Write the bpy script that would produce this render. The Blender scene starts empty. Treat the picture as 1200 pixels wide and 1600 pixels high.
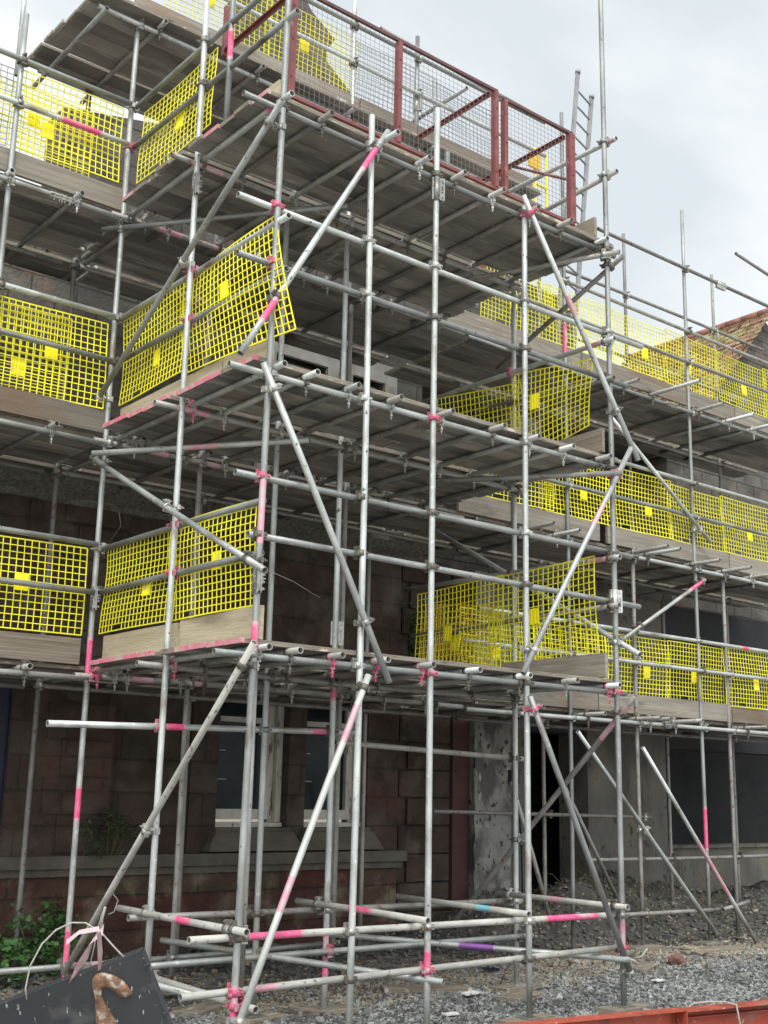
import bpy, bmesh, math, random
from mathutils import Vector, Matrix, noise
random.seed(7)
rad = math.radians
S = bpy.context.scene
COL = S.collection

# ------------------------------------------------------------------ camera
EYE = 1.75
yaw, pitch, roll = rad(38.8), rad(13.22), rad(1.224)
fwd = Vector((math.sin(yaw)*math.cos(pitch), math.cos(yaw)*math.cos(pitch), math.sin(pitch)))
rt = Vector((math.cos(yaw), -math.sin(yaw), 0)); up = rt.cross(fwd)
r2 = rt*math.cos(roll)+up*math.sin(roll); u2 = -rt*math.sin(roll)+up*math.cos(roll)
cam = bpy.data.cameras.new('camera'); camo = bpy.data.objects.new('camera', cam); COL.objects.link(camo)
M = Matrix((r2, u2, -fwd)).transposed().to_4x4(); M.translation = Vector((0, 0, EYE))
camo.matrix_world = M
cam.sensor_fit = 'VERTICAL'; cam.sensor_height = 24; cam.lens = 1868/1600*24
cam.clip_start = 0.05; cam.clip_end = 2000
S.camera = camo
S.render.resolution_x, S.render.resolution_y = 768, 1024

# ------------------------------------------------------------------ world (overcast) and sun
SUN_EL, SUN_AZ = rad(50), rad(215)
W = bpy.data.worlds.new('World'); S.world = W; W.use_nodes = True
nt = W.node_tree; nt.nodes.clear()
def nd(nt, t, **k):
    n = nt.nodes.new(t)
    for a, b in k.items(): setattr(n, a, b)
    return n
out = nd(nt, 'ShaderNodeOutputWorld'); bg = nd(nt, 'ShaderNodeBackground')
sky = nd(nt, 'ShaderNodeTexSky', sky_type='NISHITA', sun_disc=False)
sky.sun_elevation = SUN_EL; sky.sun_rotation = SUN_AZ; sky.air_density = 1.0; sky.dust_density = 2.0
tc = nd(nt, 'ShaderNodeTexCoord'); mp = nd(nt, 'ShaderNodeMapping'); mp.inputs['Scale'].default_value = (1, 1, 2.2)
n1 = nd(nt, 'ShaderNodeTexNoise'); n1.inputs['Scale'].default_value = 2.4; n1.inputs['Detail'].default_value = 5; n1.inputs['Roughness'].default_value = .5
n1.inputs['Distortion'].default_value = .4
cr = nd(nt, 'ShaderNodeValToRGB'); e = cr.color_ramp.elements
e[0].position = .36; e[0].color = (5.5, 5.95, 6.2, 1); e[1].position = .62; e[1].color = (7.9, 8.1, 8.1, 1)
mx = nd(nt, 'ShaderNodeMixRGB'); mx.inputs[0].default_value = .92
nt.links.new(tc.outputs['Generated'], mp.inputs['Vector']); nt.links.new(mp.outputs[0], n1.inputs['Vector'])
nt.links.new(n1.outputs['Fac'], cr.inputs[0]); nt.links.new(sky.outputs[0], mx.inputs[1]); nt.links.new(cr.outputs[0], mx.inputs[2])
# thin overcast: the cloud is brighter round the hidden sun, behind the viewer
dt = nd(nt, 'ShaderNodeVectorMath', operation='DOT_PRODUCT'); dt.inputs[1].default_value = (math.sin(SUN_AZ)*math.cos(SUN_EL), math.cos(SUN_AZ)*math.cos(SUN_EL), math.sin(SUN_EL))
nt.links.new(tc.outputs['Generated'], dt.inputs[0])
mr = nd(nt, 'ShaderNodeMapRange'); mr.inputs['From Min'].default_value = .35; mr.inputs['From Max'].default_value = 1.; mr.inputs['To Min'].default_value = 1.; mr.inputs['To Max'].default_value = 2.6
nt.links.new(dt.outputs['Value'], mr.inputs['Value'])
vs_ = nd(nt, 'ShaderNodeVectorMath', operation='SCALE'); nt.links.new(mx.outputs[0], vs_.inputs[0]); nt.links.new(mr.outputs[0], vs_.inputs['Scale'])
nt.links.new(vs_.outputs[0], bg.inputs['Color']); bg.inputs['Strength'].default_value = .1
nt.links.new(bg.outputs[0], out.inputs[0])
sun = bpy.data.lights.new('sun', 'SUN'); sun.energy = 1.5; sun.angle = rad(16); sun.color = (1, .97, .92)
suno = bpy.data.objects.new('sun', sun); COL.objects.link(suno)
sd = Vector((math.sin(SUN_AZ)*math.cos(SUN_EL), math.cos(SUN_AZ)*math.cos(SUN_EL), math.sin(SUN_EL)))
suno.rotation_euler = sd.to_track_quat('Z', 'Y').to_euler(); suno.location = (0, 0, 30)
S.view_settings.view_transform = 'Standard'; S.view_settings.look = 'None'; S.view_settings.exposure = 0.55; S.view_settings.gamma = 1

# ------------------------------------------------------------------ materials
def mat(name, base, base2=None, rough=.6, metal=0., scale=6., detail=6, bump=0., bscale=40., stretch=(1, 1, 1), spots=None, spot_amt=.62,
        coord='Object', rand=True, layers=(), spec=.5, objvar=0.0):
    m = bpy.data.materials.new(name); m.use_nodes = True; t = m.node_tree; b = t.nodes['Principled BSDF']
    L = t.links.new
    co = nd(t, 'ShaderNodeTexCoord'); ob = nd(t, 'ShaderNodeObjectInfo')
    add = nd(t, 'ShaderNodeVectorMath', operation='ADD'); sc = nd(t, 'ShaderNodeVectorMath', operation='SCALE'); sc.inputs['Scale'].default_value = 1.
    cmb = nd(t, 'ShaderNodeCombineXYZ'); mu = nd(t, 'ShaderNodeMath', operation='MULTIPLY'); mu.inputs[1].default_value = 37. if rand else 0.
    L(ob.outputs['Random'], mu.inputs[0])
    for i in range(3): L(mu.outputs[0], cmb.inputs[i])
    L(co.outputs[coord], add.inputs[0]); L(cmb.outputs[0], add.inputs[1])
    mp = nd(t, 'ShaderNodeMapping'); mp.inputs['Scale'].default_value = stretch; L(add.outputs[0], mp.inputs['Vector'])
    vec = mp.outputs[0]
    nz = nd(t, 'ShaderNodeTexNoise'); nz.inputs['Scale'].default_value = scale; nz.inputs['Detail'].default_value = detail; nz.inputs['Roughness'].default_value = .6
    L(vec, nz.inputs['Vector'])
    r = nd(t, 'ShaderNodeValToRGB'); r.color_ramp.elements[0].position = .32; r.color_ramp.elements[1].position = .68
    r.color_ramp.elements[0].color = (*base, 1); r.color_ramp.elements[1].color = (*(base2 or base), 1); L(nz.outputs['Fac'], r.inputs[0])
    col = r.outputs[0]
    for (c, sc_, lo, hi, st) in ([(spots, 22., spot_amt, spot_amt+.08, (1, 1, 1))] if spots else []) + list(layers):
        mp2 = nd(t, 'ShaderNodeMapping'); mp2.inputs['Scale'].default_value = st; L(add.outputs[0], mp2.inputs['Vector'])
        mp2.inputs['Location'].default_value = (random.random()*9, random.random()*9, 0)
        n2 = nd(t, 'ShaderNodeTexNoise'); n2.inputs['Scale'].default_value = sc_; n2.inputs['Detail'].default_value = 5; L(mp2.outputs[0], n2.inputs['Vector'])
        rr = nd(t, 'ShaderNodeMapRange'); rr.inputs['From Min'].default_value = lo; rr.inputs['From Max'].default_value = hi; L(n2.outputs['Fac'], rr.inputs['Value'])
        x = nd(t, 'ShaderNodeMixRGB'); L(rr.outputs[0], x.inputs[0]); L(col, x.inputs[1]); x.inputs[2].default_value = (*c, 1); col = x.outputs[0]
    if objvar:
        rr = nd(t, 'ShaderNodeMapRange'); rr.inputs['To Min'].default_value = 1-objvar; rr.inputs['To Max'].default_value = 1+objvar*.6; L(ob.outputs['Random'], rr.inputs['Value'])
        x = nd(t, 'ShaderNodeVectorMath', operation='SCALE'); L(col, x.inputs[0]); L(rr.outputs[0], x.inputs['Scale']); col = x.outputs[0]
    L(col, b.inputs['Base Color'])
    b.inputs['Roughness'].default_value = rough; b.inputs['Metallic'].default_value = metal
    b.inputs['Specular IOR Level'].default_value = spec
    if bump:
        n3 = nd(t, 'ShaderNodeTexNoise'); n3.inputs['Scale'].default_value = bscale; n3.inputs['Detail'].default_value = 5; L(vec, n3.inputs['Vector'])
        bp = nd(t, 'ShaderNodeBump'); bp.inputs['Strength'].default_value = bump; bp.inputs['Distance'].default_value = .02
        L(n3.outputs['Fac'], bp.inputs['Height']); L(bp.outputs[0], b.inputs['Normal'])
    return m

MT = {}
MT['galv'] = mat('galvanised_steel', (.26, .272, .26), (.50, .52, .50), rough=.5, metal=.45, scale=5, stretch=(1, 1, .45), bump=.16, bscale=60,
                 spots=(.56, .56, .52), spot_amt=.63, layers=[((.19, .15, .12), 7., .58, .74, (1, 1, .35)), ((.50, .50, .47), 2.6, .60, .72, (1, 1, .25)), ((.10, .085, .07), 26., .66, .72, (1, 1, .7))], objvar=.5)
MT['galv_dirty'] = mat('cement_splashed_steel', (.29, .285, .26), (.47, .46, .42), rough=.75, metal=.12, scale=9, stretch=(1, 1, .4), bump=.25, bscale=70,
                       spots=(.17, .13, .10), spot_amt=.62, layers=[((.58, .56, .50), 5., .6, .7, (1, 1, .3))], objvar=.2)
MT['galv_old'] = mat('rust_spotted_steel', (.20, .195, .18), (.35, .34, .32), rough=.6, metal=.4, scale=8, stretch=(1, 1, .5), bump=.2, bscale=60,
                     spots=(.20, .10, .06), spot_amt=.60, objvar=.3)
MT['galv_clean'] = mat('pale_galvanised_steel', (.36, .37, .35), (.52, .53, .50), rough=.5, metal=.3, scale=6, stretch=(1, 1, .45), bump=.1, bscale=60, objvar=.1)
MT['pink'] = mat('pink_marker_paint', (.62, .05, .17), (.68, .13, .26), rough=.6, scale=12, layers=[((.42, .36, .36), 9., .54, .70, (1, 1, .4)), ((.35, .34, .33), 40., .62, .70, (1, 1, .6))])
MT['pinkfade'] = mat('thin_pink_overspray', (.43, .40, .40), (.62, .22, .30), rough=.5, metal=.25, scale=14)
MT['purple'] = mat('purple_marker_paint', (.16, .05, .24), (.22, .08, .30), rough=.55, scale=12)
MT['cyan'] = mat('blue_marker_paint', (.12, .42, .50), (.25, .5, .55), rough=.55, scale=12)
MT['inner'] = mat('tube_inside', (.10, .095, .085), (.16, .15, .13), rough=.85)
MT['fitting'] = mat('zinc_fitting_steel', (.30, .30, .28), (.50, .50, .47), rough=.45, metal=.6, scale=20, spots=(.25, .16, .09), spot_amt=.6, objvar=.45)
MT['fitting_old'] = mat('dark_fitting_steel', (.09, .085, .075), (.2, .18, .15), rough=.6, metal=.5, scale=20)
MT['fitting_pink'] = mat('pink_painted_fitting', (.50, .05, .14), (.42, .10, .15), rough=.6, scale=14, layers=[((.33, .31, .29), 26., .50, .62, (1, 1, 1))])
MT['yellow'] = mat('yellow_coated_wire', (.80, .73, .012), (.88, .83, .03), rough=.5, scale=3, layers=[((.62, .50, .06), 3., .56, .74, (1, 1, 1)), ((.50, .46, .20), 9., .60, .74, (1, 1, 1))], objvar=.18)
MT['yellow_tag'] = mat('yellow_plastic_plate', (.86, .74, .006), (.90, .80, .02), rough=.4, scale=4, bump=.05, layers=[((.60, .50, .12), 9., .62, .72, (1, 1, 1))])
MT['orange_wire'] = mat('orange_faded_wire', (.70, .36, .03), (.75, .5, .03), rough=.5, scale=3)
MT['wood_under'] = mat('stained_board_underside', (.165, .152, .14), (.31, .285, .258), rough=.85, scale=1.6, stretch=(.6, 3, 3), bump=.25, bscale=30,
                       layers=[((.10, .092, .09), 2.2, .52, .68, (.5, 1.4, 1)), ((.42, .40, .37), 7., .64, .76, (.3, 2, 1)), ((.34, .22, .14), 1.3, .64, .8, (.5, 1, 1))], objvar=.42)
MT['wood_toe'] = mat('weathered_toe_board', (.15, .13, .105), (.27, .24, .195), rough=.85, scale=3, stretch=(.35, 5, 7), bump=.35, bscale=25,
                     layers=[((.12, .10, .08), 3., .60, .72, (.4, 2, 2)), ((.36, .33, .28), 9., .66, .76, (.4, 3, 3)), ((.20, .13, .08), 1.4, .58, .72, (.5, 1, 1)), ((.10, .085, .07), 11., .69, .74, (.25, 4, 9))], objvar=.3)
MT['wood_pale'] = mat('pale_sandy_board', (.36, .305, .20), (.50, .43, .30), rough=.85, scale=3, stretch=(.35, 5, 7), bump=.35, bscale=25,
                      layers=[((.22, .18, .12), 3., .56, .72, (.4, 2, 2)), ((.16, .13, .09), 14., .66, .72, (.3, 4, 6))])
MT['wood_grain'] = mat('grained_grey_board', (.13, .105, .08), (.28, .235, .185), rough=.85, scale=5, stretch=(.3, 9, 14), bump=.4, bscale=30, objvar=.15)
MT['wood_edge'] = mat('board_edge', (.15, .125, .095), (.26, .22, .17), rough=.85, scale=5, stretch=(.5, 4, 4), bump=.5, bscale=35,
                      layers=[((.50, .42, .30), 10., .62, .7, (.6, 2, 2)), ((.09, .07, .05), 7., .62, .7, (.6, 2, 2))])
MT['maroon'] = mat('maroon_painted_steel', (.15, .036, .036), (.21, .066, .06), rough=.5, metal=.1, scale=7, layers=[((.30, .14, .13), 12., .62, .72, (1, 1, 1))])
MT['maroon_dark'] = mat('dark_dirty_maroon_steel', (.07, .03, .032), (.12, .05, .05), rough=.6, scale=7)
MT['mesh_wire'] = mat('dull_brown_wire', (.17, .14, .135), (.28, .25, .24), rough=.5, metal=.4, scale=3)
MT['mesh_grey'] = mat('grey_coated_and_backlit_wire', (.25, .26, .27), (.35, .36, .37), rough=.5)  # on the topmost deck this grey paints in the backlit look of yellow mesh
MT['alu'] = mat('aluminium', (.20, .205, .21), (.32, .325, .33), rough=.5, metal=.3, scale=6)
MT['redoxide'] = mat('red_oxide_painted_steel', (.30, .055, .03), (.42, .085, .05), rough=.45, scale=5, layers=[((.18, .05, .03), 6., .56, .72, (1, 1, 1)), ((.48, .30, .24), 24., .64, .70, (1, 1, 1)), ((.20, .17, .14), 3., .58, .70, (1, 1, 1))])
MT['blacksteel'] = mat('black_painted_plate', (.014, .016, .019), (.024, .027, .031), rough=.5, scale=4, bump=.08, bscale=12,
                       layers=[((.34, .34, .33), 7., .665, .70, (7, 7, 1.2)), ((.09, .09, .088), 6., .56, .75, (1, 1, 1)), ((.24, .22, .19), 30., .68, .73, (1, 1, 1))])
MT['rust'] = mat('rusty_iron', (.10, .05, .028), (.22, .13, .075), rough=.85, scale=30, bump=.5, bscale=120, rand=False, layers=[((.38, .33, .27), 26., .55, .68, (1, 1, 1)), ((.42, .17, .05), 14., .58, .7, (1, 1, 1)), ((.07, .05, .04), 40., .62, .7, (1, 1, 1))])
MT['rope'] = mat('pale_rope', (.27, .26, .235), (.40, .38, .34), rough=.9, scale=30, bump=.5, bscale=200)
MT['ribbon'] = mat('faded_pink_ribbon', (.80, .66, .67), (.85, .42, .5), rough=.7, scale=9)
MT['leaf'] = mat('leaf_green', (.017, .052, .013), (.04, .11, .024), rough=.5, scale=3, coord='Object')
MT['leaf_dark'] = mat('fern_green', (.02, .06, .018), (.05, .11, .03), rough=.6, scale=3)
MT['stem'] = mat('plant_stem', (.08, .09, .03), (.12, .1, .04), rough=.8)
MT['glass'] = mat('dark_window_glass', (.008, .014, .015), (.02, .032, .032), rough=.1, scale=2, spec=.16)
MT['blue'] = mat('navy_sheet', (.003, .006, .022), (.005, .009, .03), rough=.4, scale=3)
MT['white_paint'] = mat('peeling_cream_paint', (.42, .40, .34), (.56, .53, .46), rough=.7, scale=9, stretch=(1, 1, .3), bump=.3, layers=[((.12, .10, .08), 10., .60, .68, (2, 2, .4))])
MT['dark'] = mat('dark_interior', (.012, .014, .02), (.02, .022, .03), rough=.9, scale=2)
MT['terracotta'] = mat('terracotta', (.50, .16, .065), (.62, .26, .13), rough=.85, scale=7)
MT['whitewash'] = mat('whitewashed_block', (.5, .5, .47), (.66, .65, .62), rough=.85, scale=9)
MT['soil'] = mat('soil_rubble', (.032, .029, .026), (.078, .072, .063), rough=.95, scale=5, bump=1., bscale=22, layers=[((.22, .19, .15), 16., .60, .68, (1, 1, 1))])
MT['stone_chip'] = mat('slate_chip', (.13, .137, .135), (.34, .345, .335), rough=.6, scale=2.2, rand=False)
MT['stone_chip_dark'] = mat('dark_slate_chip', (.05, .048, .045), (.12, .118, .112), rough=.6, scale=2.2, rand=False)
MT['stone_chip_tan'] = mat('tan_stone_chip', (.17, .14, .10), (.34, .29, .215), rough=.85, scale=2.2, rand=False)

MT['soilchip'] = mat('soil_clod', (.05, .04, .032), (.11, .095, .08), rough=.95, scale=2.2, rand=False)
def blocks(name, c1, c2, mortar, bw=.86, bh=.34, stain=None, msize=.012, rough=.9, bumpd=.02, stains=()):
    m = bpy.data.materials.new(name); m.use_nodes = True; t = m.node_tree; b = t.nodes['Principled BSDF']; L = t.links.new
    co = nd(t, 'ShaderNodeTexCoord'); sp = nd(t, 'ShaderNodeSeparateXYZ'); L(co.outputs['Object'], sp.inputs[0])
    ad = nd(t, 'ShaderNodeMath', operation='ADD'); L(sp.outputs['X'], ad.inputs[0]); L(sp.outputs['Y'], ad.inputs[1])
    cb = nd(t, 'ShaderNodeCombineXYZ'); L(ad.outputs[0], cb.inputs['X']); L(sp.outputs['Z'], cb.inputs['Y'])
    nz0 = nd(t, 'ShaderNodeTexNoise'); nz0.inputs['Scale'].default_value = 3.; L(co.outputs['Object'], nz0.inputs['Vector'])
    wob = nd(t, 'ShaderNodeMixRGB', blend_type='LINEAR_LIGHT'); wob.inputs[0].default_value = .012; L(cb.outputs[0], wob.inputs[1]); L(nz0.outputs['Color'], wob.inputs[2])
    br = nd(t, 'ShaderNodeTexBrick'); br.inputs['Scale'].default_value = 1; br.inputs['Brick Width'].default_value = bw; br.inputs['Row Height'].default_value = bh
    br.inputs['Mortar Size'].default_value = msize; br.inputs['Color1'].default_value = (*c1, 1); br.inputs['Color2'].default_value = (*c2, 1); br.inputs['Mortar'].default_value = (*mortar, 1)
    br.inputs['Mortar Smooth'].default_value = .35
    L(wob.outputs[0], br.inputs['Vector'])
    nz = nd(t, 'ShaderNodeTexNoise'); nz.inputs['Scale'].default_value = 2.6; nz.inputs['Detail'].default_value = 8; nz.inputs['Roughness'].default_value = .65; L(co.outputs['Object'], nz.inputs['Vector'])
    rr = nd(t, 'ShaderNodeMapRange'); rr.inputs['From Min'].default_value = .3; rr.inputs['From Max'].default_value = .7; rr.inputs['To Min'].default_value = .5; rr.inputs['To Max'].default_value = 1.35; L(nz.outputs['Fac'], rr.inputs['Value'])
    x = nd(t, 'ShaderNodeVectorMath', operation='SCALE'); L(br.outputs['Color'], x.inputs[0]); L(rr.outputs[0], x.inputs['Scale']); col = x.outputs[0]
    for (c, s_, lo, hi) in stains:
        n2 = nd(t, 'ShaderNodeTexNoise'); n2.inputs['Scale'].default_value = s_; n2.inputs['Detail'].default_value = 7; L(co.outputs['Object'], n2.inputs['Vector'])
        r2_ = nd(t, 'ShaderNodeMapRange'); r2_.inputs['From Min'].default_value = lo; r2_.inputs['From Max'].default_value = hi; L(n2.outputs['Fac'], r2_.inputs['Value'])
        y = nd(t, 'ShaderNodeMixRGB'); L(r2_.outputs[0], y.inputs[0]); L(col, y.inputs[1]); y.inputs[2].default_value = (*c, 1); col = y.outputs[0]
    L(col, b.inputs['Base Color']); b.inputs['Roughness'].default_value = rough; b.inputs['Specular IOR Level'].default_value = .25
    n3 = nd(t, 'ShaderNodeTexNoise'); n3.inputs['Scale'].default_value = 28; n3.inputs['Detail'].default_value = 6; L(co.outputs['Object'], n3.inputs['Vector'])
    mm = nd(t, 'ShaderNodeMath', operation='MULTIPLY_ADD'); L(br.outputs['Fac'], mm.inputs[0]); mm.inputs[1].default_value = -1.3; L(n3.outputs['Fac'], mm.inputs[2])
    bp = nd(t, 'ShaderNodeBump'); bp.inputs['Strength'].default_value = .8; bp.inputs['Distance'].default_value = bumpd; L(mm.outputs[0], bp.inputs['Height']); L(bp.outputs[0], b.inputs['Normal'])
    return m
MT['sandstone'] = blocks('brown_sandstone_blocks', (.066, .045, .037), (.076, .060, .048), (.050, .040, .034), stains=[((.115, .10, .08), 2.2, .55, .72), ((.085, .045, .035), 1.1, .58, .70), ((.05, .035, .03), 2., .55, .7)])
MT['redstone'] = blocks('red_plinth_stone', (.085, .032, .028), (.09, .064, .045), (.045, .036, .028), bw=1.05, stains=[((.17, .145, .10), 2.6, .52, .66), ((.06, .05, .035), 2.4, .55, .7)])
MT['upperstone'] = blocks('weathered_upper_stone', (.13, .12, .105), (.11, .098, .085), (.06, .055, .048), bw=.5, bh=.24, stains=[((.20, .12, .09), 1.6, .62, .75), ((.09, .085, .08), 2., .5, .7)])
MT['roof'] = blocks('mossy_clay_tiles', (.25, .13, .085), (.30, .20, .12), (.07, .055, .035), bw=.22, bh=.17, msize=.012, stains=[((.30, .28, .12), 2.2, .48, .62), ((.42, .40, .34), 4., .62, .72)])
MT['render'] = mat('grey_cement_render', (.085, .08, .07), (.145, .138, .12), rough=.9, scale=2.5, bump=.9, bscale=18, rand=False, stretch=(1, 1, .5),
                   layers=[((.16, .135, .095), 1.2, .5, .66, (1, 1, .5)), ((.07, .062, .055), 2., .55, .72, (1, 1, .35)), ((.05, .043, .038), 9., .64, .68, (1, 1, .6))])
MT['render_rough'] = mat('peeling_light_render', (.17, .165, .15), (.30, .29, .265), rough=.9, scale=4, bump=1., bscale=22, rand=False, stretch=(1, 1, .7),
                   layers=[((.10, .09, .08), 3., .50, .60, (1, 1, .6)), ((.05, .043, .038), 12., .60, .64, (1, 1, .8)), ((.36, .345, .31), 7., .62, .68, (1, 1, .6))])
MT['render_dark'] = mat('blackish_render', (.014, .015, .018), (.03, .03, .03), rough=.9, scale=1.5, rand=False, bump=.3)  # near-black render inside the right-hand openings
MT['roughcast'] = mat('roughcast', (.075, .07, .062), (.22, .205, .18), rough=.95, scale=24, bump=1., bscale=60, rand=False)
MT['stone_trim'] = mat('dressed_stone_trim', (.075, .068, .052), (.125, .112, .088), rough=.9, scale=5, bump=.4, bscale=30, rand=False, layers=[((.07, .06, .05), 3., .56, .7, (1, 1, 1)), ((.08, .10, .05), 5., .62, .74, (1, 1, 1))])
MT['stone_red'] = mat('smooth_red_stone', (.055, .026, .022), (.08, .036, .03), rough=.9, scale=4, bump=.3, rand=False)
MT['stone_light'] = mat('light_dressed_stone', (.30, .285, .25), (.42, .40, .36), rough=.9, scale=4, bump=.3, rand=False, layers=[((.17, .16, .14), 3., .56, .7, (1, 1, 1))])

# ground: slate gravel, tan to the right, dark soil by the walls
def ground_mat():
    m = bpy.data.materials.new('gravel_ground'); m.use_nodes = True; t = m.node_tree; b = t.nodes['Principled BSDF']; L = t.links.new
    co = nd(t, 'ShaderNodeTexCoord')
    vo = nd(t, 'ShaderNodeTexVoronoi'); vo.inputs['Scale'].default_value = 24; L(co.outputs['Object'], vo.inputs['Vector'])
    sp = nd(t, 'ShaderNodeSeparateXYZ'); L(vo.outputs['Color'], sp.inputs[0])
    r = nd(t, 'ShaderNodeValToRGB'); els = r.color_ramp.elements; els[0].color = (.05, .05, .05, 1); els[1].color = (.34, .35, .34, 1)
    el = els.new(.6); el.color = (.20, .205, .20, 1); L(sp.outputs['X'], r.inputs[0])
    r2 = nd(t, 'ShaderNodeValToRGB'); els = r2.color_ramp.elements; els[0].color = (.06, .05, .036, 1); els[1].color = (.40, .34, .25, 1)
    el = els.new(.6); el.color = (.20, .16, .11, 1); L(sp.outputs['X'], r2.inputs[0])
    n = nd(t, 'ShaderNodeTexNoise'); n.inputs['Scale'].default_value = .9; n.inputs['Detail'].default_value = 5; L(co.outputs['Object'], n.inputs['Vector'])
    sx = nd(t, 'ShaderNodeSeparateXYZ'); L(co.outputs['Object'], sx.inputs[0])
    g = nd(t, 'ShaderNodeMapRange'); g.inputs['From Min'].default_value = 7.9; g.inputs['From Max'].default_value = 9.0; g.inputs['To Min'].default_value = -.45; g.inputs['To Max'].default_value = .35; L(sx.outputs['Y'], g.inputs['Value'])
    ad = nd(t, 'ShaderNodeMath', operation='ADD'); L(g.outputs[0], ad.inputs[0]); L(n.outputs['Fac'], ad.inputs[1])
    r3 = nd(t, 'ShaderNodeMapRange'); r3.inputs['From Min'].default_value = .5; r3.inputs['From Max'].default_value = .8; L(ad.outputs[0], r3.inputs['Value'])
    x = nd(t, 'ShaderNodeMixRGB'); L(r3.outputs[0], x.inputs[0]); L(r.outputs[0], x.inputs[1]); L(r2.outputs[0], x.inputs[2])
    L(x.outputs[0], b.inputs['Base Color']); b.inputs['Roughness'].default_value = .75
    bp = nd(t, 'ShaderNodeBump'); bp.inputs['Strength'].default_value = 1; bp.inputs['Distance'].default_value = .03; L(vo.outputs['Distance'], bp.inputs['Height']); bp.invert = True; L(bp.outputs[0], b.inputs['Normal'])
    return m
MT['ground'] = ground_mat()

# ------------------------------------------------------------------ object helpers
def link(o, parent=None):
    COL.objects.link(o)
    if parent is not None: o.parent = parent
    return o
def tag(o, label=None, cat=None, group=None, kind=None):
    for k, v in (('label', label), ('category', cat), ('group', group), ('kind', kind)):
        if v: o[k] = v
    return o
def empty(name, loc, label, cat, group=None):
    o = bpy.data.objects.new(name, None); o.location = loc; o.empty_display_size = .2; link(o); return tag(o, label, cat, group)
def fromworld(o, parent, mw):
    "place o (unrotated, unscaled parents are only translated) at world matrix mw"
    if parent is None: o.matrix_basis = mw; return
    off = Vector((0, 0, 0)); 
    pm = WORLD.get(parent.name, Matrix.Translation(parent.location))
    o.matrix_basis = pm.inverted() @ mw
WORLD = {}
def place(name, me, mw, parent=None):
    o = bpy.data.objects.new(name, me); link(o, parent); fromworld(o, parent, mw); WORLD[o.name] = mw.copy(); return o
def mesh(name, bm, mats, smooth=False):
    me = bpy.data.meshes.new(name); bm.to_mesh(me); bm.free()
    for m in mats: me.materials.append(MT[m] if isinstance(m, str) else m)
    if smooth: me.polygons.foreach_set('use_smooth', [True]*len(me.polygons))
    return me
def box(bm, x0, x1, y0, y1, z0, z1, mi=0, M=None):
    vs = [bm.verts.new((x, y, z)) for x in (x0, x1) for y in (y0, y1) for z in (z0, z1)]
    if M is not None:
        for v in vs: v.co = M @ v.co
    for f in ((0, 1, 3, 2), (4, 6, 7, 5), (0, 4, 5, 1), (2, 3, 7, 6), (0, 2, 6, 4), (1, 5, 7, 3)):
        bm.faces.new([vs[i] for i in f]).material_index = mi
    return vs
def cyl(bm, p0, p1, r, n=10, mi=0, cap=True, r1=None):
    p0, p1 = Vector(p0), Vector(p1); d = (p1-p0).normalized(); a = d.orthogonal().normalized(); b = d.cross(a); r1 = r if r1 is None else r1
    A = [bm.verts.new(p0+(a*math.cos(t)+b*math.sin(t))*r) for t in [2*math.pi*i/n for i in range(n)]]
    B = [bm.verts.new(p1+(a*math.cos(t)+b*math.sin(t))*r1) for t in [2*math.pi*i/n for i in range(n)]]
    for i in range(n):
        f = bm.faces.new((A[i], A[(i+1) % n], B[(i+1) % n], B[i])); f.material_index = mi; f.smooth = n > 6
    if cap:
        bm.faces.new(A[::-1]).material_index = mi; bm.faces.new(B).material_index = mi
def sweep(bm, pts, r, n=8, mi=0):
    pts = [Vector(p) for p in pts]; rings = []
    a = None
    for i, p in enumerate(pts):
        d = (pts[min(i+1, len(pts)-1)]-pts[max(i-1, 0)]).normalized()
        a = d.orthogonal().normalized() if a is None else (a-d*a.dot(d)).normalized()
        b = d.cross(a)
        rings.append([bm.verts.new(p+(a*math.cos(t)+b*math.sin(t))*r) for t in [2*math.pi*k/n for k in range(n)]])
    for A, B in zip(rings, rings[1:]):
        for k in range(n):
            f = bm.faces.new((A[k], A[(k+1) % n], B[(k+1) % n], B[k])); f.material_index = mi; f.smooth = True
    bm.faces.new(rings[0][::-1]).material_index = mi; bm.faces.new(rings[-1]).material_index = mi
def T(x, y, z): return Matrix.Translation((x, y, z))

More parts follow.
